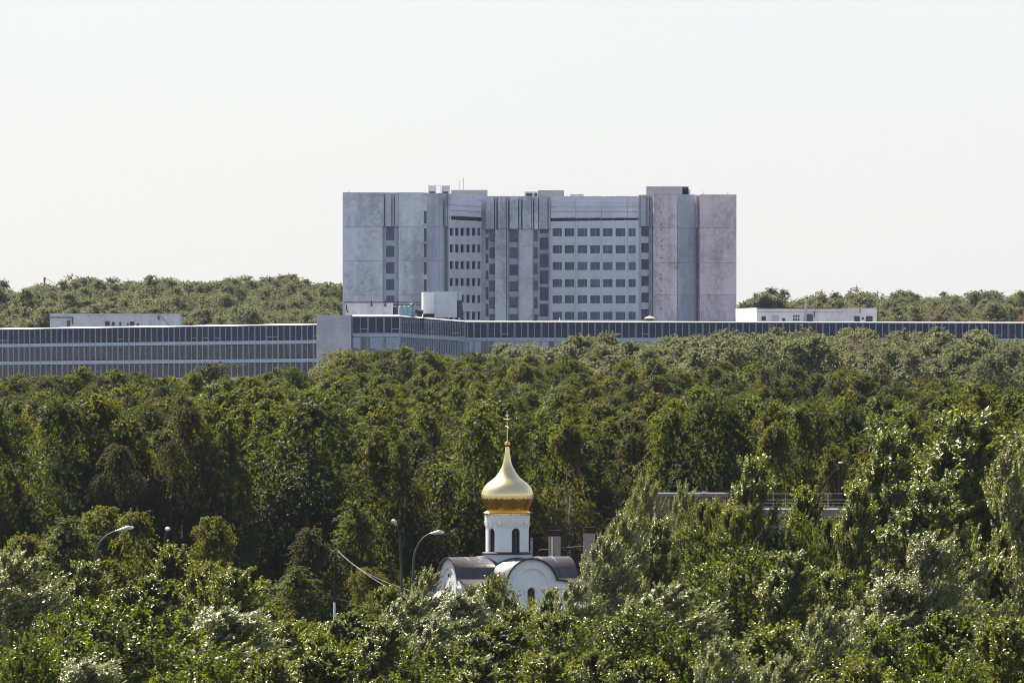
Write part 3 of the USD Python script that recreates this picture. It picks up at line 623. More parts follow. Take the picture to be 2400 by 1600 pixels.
for a in WA:
    w = part(church, 'window', radial(warch.difference(warch.buffer(-0.05)).union(sbox(-0.02, zb, 0.02, zs + hw - 0.02)).union(sbox(-hw, zs - 0.6, hw, zs - 0.56)).intersection(warch), R - 0.27, R - 0.2, a), M['church_frame'])
    part(w, 'pane', radial(warch.buffer(-0.03), R - 0.30, R - 0.275, a), M['church_glass'])
# blind arcade with gilt medallions near the top of the drum
n_ar = 20
for k in range(n_ar):
    a = 2 * math.pi * k / n_ar; w0 = 2 * math.pi * R / n_ar
    zc = Z(1226); o = Point(0, zc).buffer(w0 * 0.44, 12).intersection(sbox(-2, zc, 2, zc + 2)).union(sbox(-w0 * 0.44, zc - 0.22, w0 * 0.44, zc)); i_ = Point(0, zc).buffer(w0 * 0.27, 12).union(sbox(-w0 * 0.27, zc - 0.4, w0 * 0.27, zc))
    part(church, 'blind_arch', radial(o.difference(i_), R - 0.02, R + 0.055, a), M['stucco'])
for k in range(5): part(church, 'medallion', radial(Point(0, Z(1224.5)).buffer(0.12, 12), R - 0.02, R + 0.13, math.radians(-19 + 72 * k)), M['gold'])
# gilded band, eave, onion dome
part(church, 'lettered_band', lathe([(1.50, Z(1209)), (1.50, Z(1201.5))], (cx, DCH, 0), 64), M['gold'], smooth=30)
for k in range(40):
    a = 2 * math.pi * k / 40; part(church, 'band_ornament', radial(Point(0, Z(1205)).buffer(0.055, 6).difference(Point(0, Z(1205)).buffer(0.028, 6)), 1.49, 1.53, a), M['gold_mirror'])
part(church, 'eave', lathe([(1.48, Z(1202.5)), (1.59, Z(1201.8)), (1.60, Z(1200.8)), (1.42, Z(1197))], (cx, DCH, 0), 64), M['gold'], smooth=30)
def hw_px(p): return p / 5.807 / PXM
low = [(hw_px(276), Z(1198.5)), (hw_px(282), Z(1197.5)), (hw_px(296), Z(1192.5)), (hw_px(318), Z(1184)), (hw_px(338), Z(1175.5)), (hw_px(349), Z(1167)), (hw_px(351), Z(1160))]
part(church, 'dome_bowl', lathe(low, (cx, DCH, 0), 28), M['gold_mirror'], 'mirror-bright orange gold lower bowl of the dome', smooth=12)
up = np.array([(355, 1166), (357, 1160), (353, 1155), (340, 1149), (314, 1140), (264, 1131), (212, 1124.5), (160, 1117), (118, 1106.5), (78, 1094.5), (56, 1084), (44, 1073), (35, 1063), (27, 1049), (25, 1045)], float)
n = 112; a = np.linspace(0, 2 * np.pi, n, endpoint=False); vs = []
for i, (h, y) in enumerate(up):
    yy = np.full(n, y) + (2.6 * np.abs(np.sin(a * 14)) + 0.3 if i == 0 else 0)
    vs.append(np.column_stack([cx + hw_px(h) * np.cos(a), DCH + hw_px(h) * np.sin(a), EYE - (yy - HY) * DCH / FPX]))
ff = []
for i in range(len(up) - 1):
    for k in range(n):
        p, q = i * n + k, i * n + (k + 1) % n; ff += [[p, q, q + n], [p, q + n, p + n]]
part(church, 'onion_dome', (np.vstack(vs), np.array(ff)), M['gold'], 'brushed gold onion dome with a scalloped lower edge', smooth=40)
part(church, 'dome_rivet', join([lathe([(0.045, 0), (0.03, 0.04)], (cx + hw_px(345) * math.sin(t), DCH - hw_px(345) * math.cos(t), Z(1150)), 8) for t in (-1.2, -0.25, 0.85)]), M['gold_mirror'])
part(church, 'finial_ball', lathe([(0.02 + 0.185 * math.sin(t), Z(1041) - 0.21 * math.cos(t)) for t in np.linspace(0.02, math.pi - 0.02, 14)], (cx, DCH, 0), 20), M['gold_mirror'], smooth=40)
zc0, zc1 = Z(1037), Z(966)
arm = 0.26; da = np.array([0.34, -0.94, 0])     # the cross is seen almost edge on
ca = np.array([cx, DCH, 0])
cr = part(church, 'cross', join([tube([ca + [0, 0, zc0], ca + [0, 0, zc1]], [0.035, 0.025], 8), tube([ca - da * 0.62 + [0, 0, Z(982)], ca + da * 0.62 + [0, 0, Z(982)]], 0.028, 8),
    tube([ca - da * 0.3 + [0, 0, Z(974)], ca + da * 0.3 + [0, 0, Z(974)]], 0.03, 8), tube([ca - da * 0.34 + [0, 0, Z(998)], ca + da * 0.34 + [0, 0, Z(1002)]], 0.03, 8)]), M['gold'])
for p in (ca + [0, 0, zc1 + 0.03], ca - da * 0.64 + [0, 0, Z(982)], ca + da * 0.64 + [0, 0, Z(982)], ca + [0.0, 0, Z(984.5)]):
    part(cr, 'cross_ball', (lambda s: (s.vertices * 0.07 + p, s.faces))(trimesh.creation.icosphere(2)), M['gold_mirror'], smooth=True)

# ------------------------------------------------------------------ pillars and the railed brown building to the right
def pillar(x0, x1, ytop, d, label):
    a, b = pt(x0, ytop, d), pt(x1, ytop, d); w = b[0] - a[0]; zg = ground_z(d) - 0.3
    th = Thing('chimney_pillar', label, 'chimney', ((a[0] + b[0]) / 2, d, zg))
    part(th, 'shaft', bx(a[0], b[0], d, d + w, zg, a[2]), M['pillar'])
    part(th, 'cap', bx(a[0] - 0.02, b[0] + 0.02, d - 0.02, d + w + 0.02, a[2], a[2] + 0.12), M['rust'])
    ms = [bx(a[0] + q * (w - 0.08), a[0] + q * (w - 0.08) + 0.08, d + r_ * (w - 0.08), d + r_ * (w - 0.08) + 0.08, a[2] + 0.12, a[2] + 0.32) for q in (0, 1) for r_ in (0, 1)]
    part(th, 'cowl', join(ms + [bx(a[0] - 0.06, b[0] + 0.06, d - 0.06, d + w + 0.06, a[2] + 0.32, a[2] + 0.40)]), M['rust'])
    return th, a, b, zg
th, a, b, zg = pillar(1286, 1314, 1256, 478, 'shorter grey chimney pillar behind the church with a white pipe up its face')
part(th, 'pipe', tube([(a[0] + 0.24, 477.93, zg), (a[0] + 0.24, 477.93, a[2] - 0.05)], 0.05, 6), M['white_paint'])
pillar(1368, 1395, 1249, 474, 'taller grey chimney pillar right of the church')
pillar(1243, 1249, 1259, 482, 'narrow grey pillar edge half hidden behind the church drum')
DBW = 470.0
bw = Thing('brown_building', 'low mauve-brown building with a railed flat roof behind the poplars at right', 'building', (pt(1760, 0, DBW)[0], DBW, 0))
Fb = Facade(1536, DBW, 1702, DBW)
u0, z0, u1, z1 = Fb.rect(1536, 1164, 1702, 1240)
part(bw, 'wall', Fb.box(u0, -0.5, u1, z1, -9, 0), M['brown_wall'], 'red-brown taller left block')
part(bw, 'fascia', Fb.box(u0 - 0.15, z1, u1 + 0.15, Fb.z(1600, 1158), -9.1, 0.12), M['brick'])
part(bw, 'roof_edge', Fb.box(u0 - 0.18, Fb.z(1600, 1158) + 0.001, u1 + 0.18, Fb.z(1600, 1156.6), -9.2, 0.16), M['dark_metal'])
Fc = Facade(1702, DBW + 1, 2060, DBW + 1)
part(bw, 'lower_wall', Fc.box(0.02, -0.5, Fc.len, Fc.z(1900, 1215), -9, 0), M['brick'])
part(bw, 'parapet', Fc.box(0.02, Fc.z(1900, 1212), Fc.len, Fc.z(1900, 1194.5), -9, 0.25), M['brick'])
part(bw, 'shadow_gap', Fc.box(0.02, Fc.z(1900, 1215), Fc.len, Fc.z(1900, 1212), -8.8, -0.1), M['black_edge'])  # near-black band set back between lower wall and parapet
part(bw, 'parapet_cap', Fc.box(0.02, Fc.z(1900, 1194.4), Fc.len, Fc.z(1900, 1193), -0.3, 0.3), M['grey_metal'])
for y in (1156, 1170.5, 1178.5, 1187): part(bw, 'rail', Fc.box(0.02, Fc.z(1900, y + 0.8), Fc.len, Fc.z(1900, y - 0.8), 0.0, 0.05), M['grey_metal'])
for x in (1705, 1740, 1790, 1841, 1891, 1941, 1991, 2040): part(bw, 'railing_post', Fc.box(Fc.u(x) - 0.025, Fc.z(1900, 1193), Fc.u(x) + 0.025, Fc.z(1900, 1156), -0.06, -0.005), M['grey_metal'])
part(bw, 'roof_light', (lambda s: (s.vertices * 0.11 + pt(1716.5, 1141.5, DBW - 0.3), s.faces))(trimesh.creation.icosphere(2)), M['lens'], smooth=True)
part(bw, 'roof_light_post', tube([pt(1716.5, 1158, DBW - 0.3), pt(1716.5, 1144, DBW - 0.3)], 0.03, 6), M['dark_metal'])
part(bw, 'vent_box', bx(pt(1646, 0, DBW)[0], pt(1656, 0, DBW)[0], DBW + 0.4, DBW + 0.8, Fb.z(1600, 1156), Fb.z(1600, 1151.5)), M['lamp_head'])
mast = Thing('strutted_mast', 'dark rusty steel mast with one diagonal strut standing on the railed roof', 'mast', tuple(pt(1968, 1193, 473)))
part(mast, 'post', tube([pt(1968.5, 1194, 473), pt(1969.5, 1086, 473)], [0.12, 0.10], 8), M['rust'])
part(mast, 'strut', tube([pt(1912, 1156, 473.5), pt(1930, 1136, 473.4), pt(1967, 1090, 473.1)], [0.04, 0.06, 0.05], 7), M['rust'])
part(mast, 'cross_tie', tube([pt(1932, 1130, 473.3), pt(1972, 1131, 473.0)], 0.03, 6), M['rust'])
part(mast, 'top_lamp', (lambda s: (s.vertices * [0.16, 0.16, 0.07] + pt(1970, 1084, 473), s.faces))(trimesh.creation.icosphere(2)), M['lamp_head'], smooth=True)

# ------------------------------------------------------------------ street lamps
def lamp(label, pole_px, head, d, tip_d=None, head_len=None):
    """pole_px: photo points of pole and curved arm from the ground up; head: (root px, tip px)"""
    tip_d = tip_d if tip_d is not None else d
    n = len(pole_px); ds = np.interp(np.arange(n), [0, n - 5 if n > 5 else 0, n - 1], [d, d, d + (tip_d - d) * 0.6])
    pts = [pt(x, y, q) for (x, y), q in zip(pole_px, ds)]
    g = pts[0].copy(); g[2] = ground_z(d) - 0.3
    th = Thing('street_lamp', label, 'street lamp', tuple(g))
    arm = np.array(pts); m = len(arm)
    # smooth the arm
    tt = np.linspace(0, m - 1, 28); from scipy.interpolate import PchipInterpolator
    sm = np.column_stack([PchipInterpolator(np.arange(m), arm[:, k])(tt) for k in range(3)])
    part(th, 'pole', tube([g, (g + pts[0]) / 2, pts[0]], [0.13, 0.11, 0.09], 10), M['pole'], smooth=40)
    part(th, 'arm', tube(sm, np.linspace(0.09, 0.035, 28), 8), M['pole'], smooth=60)
    a, b = pts[-1], pt(*head, tip_d); ax = b - a; ln = np.linalg.norm(ax); ax /= ln
    side = np.cross(ax, [0, 0, 1.0]); side /= np.linalg.norm(side); upv = np.cross(side, ax)
    ts = np.linspace(0, 1, 13); wid = 0.17 * np.interp(ts, [0, .15, .45, .75, .93, 1], [0.3, .45, .85, 1.0, .75, .15]); hgt = 0.15 * np.interp(ts, [0, .2, .5, .8, .95, 1], [0.3, .45, .8, 1.0, .7, .15])
    an = np.linspace(0, 2 * np.pi, 14, endpoint=False)
    def shell(lo, s=1.0):
        vs = [a + ax * ln * (t * 1.0 - 0.04) + side * (np.cos(an) * w * s)[:, None] + upv * (np.where(np.sin(an) > 0, np.sin(an) * h, np.sin(an) * h * lo) * s)[:, None] for t, w, h in zip(ts, wid, hgt)]
        v = np.vstack(vs); f = []
        for i in range(len(ts) - 1):
            for k in range(14):
                p, q = i * 14 + k, i * 14 + (k + 1) % 14; f += [[p, q, q + 14], [p, q + 14, p + 14]]
        return v, np.array(f)
    hd = part(th, 'lamp_head', shell(0.45), M['lamp_head'], smooth=50)
    lv, lf = shell(0.9, 0.62); part(hd, 'lens', (lv + ax * ln * 0.16 - upv * 0.035, lf), M['lens'], smooth=50)
    return th
lamp('left lamp of the left pair, its long arm curving right over the shrubs', [(222, 1400), (223, 1340), (225, 1300), (231, 1278), (240, 1264), (254, 1252), (273, 1243.5)], (310, 1234.5), 400)
lamp('lamp of the left pair seen head on, upright above the pale green tree', [(391, 1420), (390, 1340), (388.5, 1300), (387, 1280), (387, 1262), (389, 1250), (391, 1243)], (394, 1238), 405, 402.5)
lamp('lamp of the right pair on the taller pole, its head turned towards the viewer', [(941, 1420), (941, 1370), (940, 1320), (938.5, 1280), (937, 1258), (933, 1242), (929, 1231)], (921, 1219), 410, 407.6)
lamp('right-hand lamp of the right pair, its arm curving towards the church', [(967, 1410), (968, 1360), (970, 1309), (975, 1289), (982, 1273), (992, 1260), (1008, 1250)], (1037, 1246), 404)
# utility pole and its cables
zg = ground_z(425) - 0.3; p0 = pt(786, 1287, 425)
up_ = Thing('utility_pole', 'thin dark cable pole with a white painted foot in front of the birches', 'utility pole', (p0[0], 425, zg))
part(up_, 'post', tube([pt(785, 1412, 425), pt(787, 1286, 425)], [0.05, 0.035], 8), M['rust']); b0 = pt(784, 1412, 425)
part(up_, 'white_foot', tube([(b0[0], 425, zg), pt(783.5, 1411.5, 425)], [0.08, 0.075], 8), M['white_paint'])
part(up_, 'bracket', tube([pt(784, 1288, 424.9), pt(793, 1289.5, 424.9)], 0.04, 6), M['grey_metal'])
def cable(pxs, d0, d1, r, label, mat=None):
    m = len(pxs); ps = np.array([pt(x, y, dd) for (x, y), dd in zip(pxs, np.linspace(d0, d1, m))]); tt = np.linspace(0, m - 1, 40)
    from scipy.interpolate import CubicSpline
    sm = np.column_stack([CubicSpline(np.arange(m), ps[:, k])(tt) for k in range(3)])
    return solo('cable', tube(sm, np.interp(tt, [0, m - 1], r), 6), mat or M['wire'], label, 'cable')
cable([(791, 1289), (812, 1309), (836, 1328), (870, 1352), (905, 1374), (941, 1396)], 425, 410, (0.022, 0.014), 'thicker pale cable sagging from the pole down to the right-hand lamps')
cable([(791, 1289.5), (836, 1327), (880, 1352), (912, 1366), (938, 1375), (975, 1389)], 425, 412, (0.015, 0.012), 'thinner upper cable parting from the thick one towards the right-hand lamps')
cable([(786, 1402), (830, 1411), (870, 1416), (920, 1420)], 425, 420, (0.018, 0.018), 'faint low cable running right from the foot of the utility pole', M['pole'])
cable([(1396, 1276), (1330, 1282), (1262, 1288)], 474, 480, (0.014, 0.014), 'faint cable slung between the two chimney pillars', M['wire'])

# ------------------------------------------------------------------ masts on the skyline and over the far wood
dm_ = 1000.0; c = pt(1348, 820, dm_)
ft = Thing('floodlight_tower', 'dark lattice floodlight tower with two bright lamps over the far wood', 'tower', (c[0], dm_, ground_z(dm_) - 0.5))
legs = []
for sx, sy in ((-1, -1), (1, -1), (1, 1), (-1, 1)):
    top = c + [sx * 0.3, sy * 0.3, 0]; bot = np.array([c[0] + sx * 1.9, dm_ + sy * 1.9, ground_z(dm_) - 0.5])
    legs.append((bot, top)); part(ft, 'leg', tube([bot, top], [0.14, 0.11], 6), M['dark_metal'])
for k in range(9):
    t0, t1 = k / 9, (k + 1) / 9
    part(ft, 'brace', join([tube([legs[i][0] * (1 - t0) + legs[i][1] * t0, legs[(i + 1) % 4][0] * (1 - t1) + legs[(i + 1) % 4][1] * t1], 0.05, 4) for i in range(4)]), M['dark_metal'])
part(ft, 'platform', bx(c[0] - 0.5, c[0] + 0.5, dm_ - 0.5, dm_ + 0.5, c[2] - 0.2, c[2] + 0.35), M['dark_metal'])
part(ft, 'crossbar', tube([pt(1329, 818, dm_), pt(1367, 816, dm_)], 0.035, 5), M['dark_metal'])
for x, y in ((1330.5, 818), (1365.5, 816)): part(ft, 'floodlight', (lambda s: (s.vertices * [0.28, 0.22, 0.2] + pt(x, y - 1, dm_), s.faces))(trimesh.creation.icosphere(2)), M['lens'], smooth=True)
dr_ = 1760.0; c = pt(104.5, 652, dr_)
rm = Thing('lattice_mast', 'thin red lattice mast rising from the skyline trees at far left', 'mast', (c[0], dr_, ground_z(dr_) - 0.5))
for k, sx in enumerate((-1, 1)): part(rm, 'leg', tube([pt(104.5 + sx * 3.2, 760, dr_), pt(104.5 + sx * 0.6, 652, dr_)], [0.22, 0.13], 5), M['red_metal'])
part(rm, 'brace', join([tube([pt(104.5 - (0.7 + k * 0.22) * (-1) ** k, 655 + 8 * k, dr_), pt(104.5 + (0.7 + (k + 1) * 0.22) * (-1) ** k, 663 + 8 * k, dr_)], 0.08, 4) for k in range(12)]), M['red_metal'])
part(rm, 'top', bx(c[0] - 0.25, c[0] + 0.25, dr_ - 0.25, dr_ + 0.25, c[2] - 0.8, c[2] + 0.25), M['red_metal'])
part(rm, 'stay_cable', tube([pt(105, 652, dr_), pt(135, 667, dr_), pt(164, 685, dr_)], 0.05, 4), M['rust'])
fr = Thing('far_roof_truss', 'pale pinkish lattice gantry just showing above the skyline trees at far left', 'gantry', tuple(pt(180, 700, 1800)))
for y in (684, 692, 697): part(fr, 'chord', tube([pt(146, y + 3, 1800), pt(214, y - 2, 1800)], 0.14, 4), M['brick'])
part(fr, 'lattice', join([tube([pt(146 + 5.6 * k, 687 - 0.4 * k, 1800), pt(149 + 5.6 * k, 699 - 0.4 * k, 1800)], 0.07, 4) for k in range(12)]), M['brick'])
for x in (152, 208): part(fr, 'support', tube([pt(x, 760, 1800), pt(x, 690, 1800)], 0.2, 4), M['brick'])


# ================================================================== trees
def leaf_cards(c, d, nrm, ln, wd, fold=0.12):
    """folded diamond leaves: centre, long axis, face normal, length, width -> 4 points and 2 triangles each"""
    d = d / np.maximum(np.linalg.norm(d, axis=1, keepdims=True), 1e-9)
    s = np.cross(d, nrm); s /= np.maximum(np.linalg.norm(s, axis=1, keepdims=True), 1e-9); n = np.cross(s, d)
    ln, wd = np.reshape(ln, (-1, 1)), np.reshape(wd, (-1, 1))
    v = np.stack([c - d * ln / 2, c + s * wd / 2 + n * wd * fold, c + d * ln / 2, c - s * wd / 2 + n * wd * fold], 1).reshape(-1, 3)
    k = np.arange(len(c))[:, None] * 4
    return v, np.stack([k + [0, 1, 2], k + [0, 2, 3]], 1).reshape(-1, 3)

def unit(r, n):
    v = r.normal(size=(n, 3)); return v / np.linalg.norm(v, axis=1, keepdims=True)

def grow(seed, H=10.0, R=2.6, base=0.12, prof=((0, .5), (.25, 1), (.6, .85), (.85, .5), (1, .12)), boughs=26, clumps=6, shoots=7, per=28, sl=(0.6, 1.5), ll=0.16, lw=0.105,
         hang=0.0, rise=0.5, spread=0.35, lobes=0.35, trunk=0.14, face=(-0.15, -0.2, 0.45), outw=1.1, wind=(0, 0, 0), br=0.55, nz=0.6, limb_share=0.6, tops=3, crook=0.25, fill=0.2, tuft=0.8):
    """(trunk, limbs, leaves) of one tree standing at the origin: limbs carry boughs, boughs carry shoots, shoots carry leaves"""
    r = np.random.default_rng(seed); T, Rr = zip(*prof)
    ph = r.uniform(0, 6.28, 6)
    # golden-angle spread of boughs over the crown, thinned where the crown narrows
    cand = (np.arange(boughs * 8) + r.random(boughs * 8)) / (boughs * 8); cand = r.permutation(cand); cand = cand[r.random(len(cand)) < np.maximum(np.interp(cand, T, Rr), 0.5)][:boughs]
    t = np.sort(cand); n0 = len(t); a = np.arange(n0) * 2.39996 + r.uniform(-0.5, 0.5, n0)
    shell = np.where(r.random(n0) < fill, r.uniform(0.0, 0.4, n0), r.uniform(0.6, 0.92, n0))
    t = np.concatenate([t, 1 - 0.22 * r.random(tops)]); a = np.concatenate([a, r.uniform(0, 6.28, tops)]); shell = np.concatenate([shell, r.uniform(0, 0.7, tops)]); n = len(t)
    lob = 1 + lobes * (0.5 * np.sin(2 * a + ph[0] + 5 * t) + 0.5 * np.sin(3 * a + ph[1] - 9 * t) + 0.4 * np.sin(11 * t + ph[2]) + 0.3 * r.normal(size=n))
    rad = R * np.interp(t, T, Rr) * np.clip(lob, 0.45, 1.6) * shell
    z = H * (base + (1 - base) * t)
    lx, ly = (np.interp(z, [0, H * .3, H * .7, H], np.concatenate([[0], np.cumsum(r.normal(0, crook, 3))])) for _ in range(2))
    B = np.stack([lx + rad * np.cos(a), ly + rad * np.sin(a), z], 1)
    rb = R * br * r.uniform(0.65, 1.2, n) * (0.45 + 0.55 * np.interp(t, T, Rr)); rb *= r.uniform(0.8, 1.25, n); rb[-tops:] *= 0.75
    # wood
    zt = np.linspace(-0.3, H * 0.86, 12); o = np.argsort(z); axx, axy = np.interp(zt, z[o], lx[o]), np.interp(zt, z[o], ly[o])
    fade = np.clip(zt / max(z.min(), 0.1), 0, 1); axx, axy = axx * fade, axy * fade
    wood = tube(np.column_stack([axx, axy, zt]), trunk * np.interp(zt / H, [0, .05, .5, 1], [1.25, 1.0, .62, .12]), 7); limbs = []
    for i in np.argsort(-rad)[: max(1, int(n * limb_share))]:
        z0 = max(z[i] - rad[i] * r.uniform(0.5, 1.1), H * base * 0.6); p0 = np.array([np.interp(z0, zt, axx), np.interp(z0, zt, axy), z0])
        m = (p0 + B[i]) / 2 + r.normal(0, 0.1, 3) + [0, 0, 0.1 * rad[i]]
        limbs.append(tube([p0, m, B[i]], [trunk * 0.36, trunk * 0.22, trunk * 0.08], 4, cap=False))
    # clumps sit on the outer and upper side of each bough
    out = np.stack([np.cos(a), np.sin(a), np.zeros(n)], 1)
    bi = np.repeat(np.arange(n), clumps); cd = unit(r, len(bi)) + out[bi] * 0.45 * (shell[bi] > 0.45)[:, None] + np.array([0, 0, 0.25]); cd /= np.linalg.norm(cd, axis=1, keepdims=True)
    C = B[bi] + cd * (rb[bi] * np.cbrt(r.uniform(0.05, 1, len(bi))))[:, None] * [1, 1, 0.85]
    S = len(C) * shoots; ci = np.repeat(np.arange(len(C)), shoots)
    so = C[ci] + unit(r, S) * (rb[bi][ci] * 0.45 * np.cbrt(r.random(S)))[:, None]
    sd = unit(r, S) * tuft + cd[ci] * 0.6 + np.array([0, 0, rise - 1.6 * hang]) + np.array(wind)
    sd[:, 2] += 1.1 * (bi[ci] >= n - tops) * r.random(S)
    sd /= np.linalg.norm(sd, axis=1, keepdims=True); L_ = r.uniform(*sl, S)
    N = S * per; si = np.repeat(np.arange(S), per); q = (np.tile(np.arange(per), S) + r.random(N)) / per
    bend = np.array([0, 0, -0.25 - hang]) * (q[:, None] ** 2)
    c = so[si] + (sd[si] * q[:, None] + bend) * L_[si][:, None] + unit(r, N) * ll * spread
    d = sd[si] * 0.6 + unit(r, N) * 0.9 + np.array([0, 0, -0.35 - 0.5 * hang]) + np.array(wind) * 0.7
    ov = c - B[bi][ci][si]; ov = ov / rb[bi][ci][si][:, None] + 0.6 * (c - np.array([0, 0, H * (base + (1 - base) * 0.4)])) / [R, R, H * 0.45]; ov /= np.maximum(np.linalg.norm(ov, axis=1, keepdims=True), 1e-6)
    nr = unit(r, N) * nz + np.array(face) + ov * outw  # face leans leaf normals so that they catch sun glints
    sz = r.uniform(0.7, 1.25, N)
    return wood, join(limbs), leaf_cards(c, d, nr, ll * sz, lw * sz)

KINDS = '/World/tree_kinds'
stage.CreateClassPrim(KINDS)
def kind(name, wood_mat, leaf_mat, **kw):
    w, lb, l = grow(**kw); p = f'{KINDS}/{name}'
    UsdGeom.Xform.Define(stage, p)
    usdkit.mesh(stage, p + '/trunk', w, wood_mat, smooth=60)
    for q, m_, mt in (('limbs', lb, M['bark']), ('crown', l, leaf_mat)): usdkit.mesh(stage, f'{p}/{q}', m_, mt).GetPrim().SetCustomDataByKey('kind', 'stuff')
    v = l[0]; lo, hi = np.percentile(v[:, 0], [2, 98]); return dict(path=p, H=np.percentile(v[:, 2], 99.7), W=hi - lo, n=len(l[1]))

def plant(name, k, pos, sxy, sz, rot, label, cat='tree', group=None):
    path = numbered('/World', name); x = UsdGeom.Xform.Define(stage, path)
    x.AddTranslateOp().Set(Gf.Vec3d(*map(float, pos))); x.AddRotateZOp().Set(float(rot)); x.AddScaleOp().Set(Gf.Vec3f(float(sxy), float(sxy), float(sz)))
    p = x.GetPrim(); p.GetReferences().AddInternalReference(k['path']); p.SetInstanceable(True)
    return meta(p, label, cat, group)

LF = dict(
    silver=leafy('silver_leaf', (0.150, 0.170, 0.070), (0.40, 0.43, 0.29), 0.34, 0.32, 0.6, tcol=(0.42, 0.48, 0.06)),  # underside truly pale; upper face lightened to carry sun sheen
    poplar_s=leafy('light_poplar_leaf', (0.068, 0.090, 0.015), (0.20, 0.23, 0.11), 0.31, 0.38, 0.48, tcol=(0.40, 0.47, 0.025)),
    poplar=leafy('poplar_leaf', (0.030, 0.047, 0.003), (0.07, 0.095, 0.02), 0.30, 0.38, 0.30, tcol=(0.35, 0.43, 0.012)),
    maple=leafy('maple_leaf', (0.020, 0.038, 0.002), (0.04, 0.065, 0.010), 0.30, 0.37, 0.26, tcol=(0.27, 0.36, 0.008)),
    bright=leafy('pale_green_leaf', (0.056, 0.072, 0.005), (0.10, 0.12, 0.025), 0.30, 0.40, 0.28, tcol=(0.40, 0.46, 0.02)),
    birch_g=leafy('birch_leaf_green', (0.038, 0.053, 0.005), (0.065, 0.08, 0.018), 0.5, 0.40, 0.12, tcol=(0.20, 0.255, 0.015)),
    birch_y=leafy('birch_leaf_yellow', (0.062, 0.070, 0.006), (0.075, 0.085, 0.018), 0.5, 0.40, 0.12, tcol=(0.26, 0.275, 0.018)),
    birch_o=leafy('birch_leaf_olive', (0.044, 0.045, 0.013), (0.07, 0.068, 0.026), 0.6, 0.34, 0.1, tcol=(0.165, 0.17, 0.035)),
    dark=leafy('dark_leaf', (0.019, 0.031, 0.004), (0.035, 0.05, 0.014), 0.5, 0.36, 0.12, tcol=(0.12, 0.18, 0.012)),
    forest=leafy('aspen_leaf', (0.040, 0.066, 0.007), (0.08, 0.105, 0.035), 0.42, 0.38, 0.25, tcol=(0.20, 0.29, 0.02)),
    far_g=leafy('far_leaf_green', (0.105, 0.112, 0.052), (0.08, 0.10, 0.035), 0.6, 0.45, 0.15, tcol=(0.24, 0.27, 0.11), var=0.14),  # far leaves paled and greyed: distance haze painted into their colour
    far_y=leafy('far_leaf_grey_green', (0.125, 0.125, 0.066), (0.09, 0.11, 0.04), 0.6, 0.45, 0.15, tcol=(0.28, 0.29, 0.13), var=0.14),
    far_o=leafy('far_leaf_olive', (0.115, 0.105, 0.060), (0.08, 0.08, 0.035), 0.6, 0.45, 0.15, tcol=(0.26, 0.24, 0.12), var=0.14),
    dead=leafy('dry_twig', (0.12, 0.095, 0.075), (0.14, 0.11, 0.09), 0.8, 0.10, 0.2, tcol=(0.12, 0.10, 0.07)),
)
SUNWARD = (-0.50, -0.68, 1.0)          # leaf tilt that mirrors the sun towards the camera
WIND = (0.55, -0.25, 0.25)
PB = ((0, .55), (.25, 1), (.55, .85), (.8, .5), (1, .08)); P1 = ((0, .6), (.2, 1), (.5, .8), (.8, .45), (1, .12)); P2 = ((0, .65), (.3, 1), (.65, .95), (.88, .6), (1, .2))
FGK = dict(clumps=4, tuft=0.5, br=0.34)
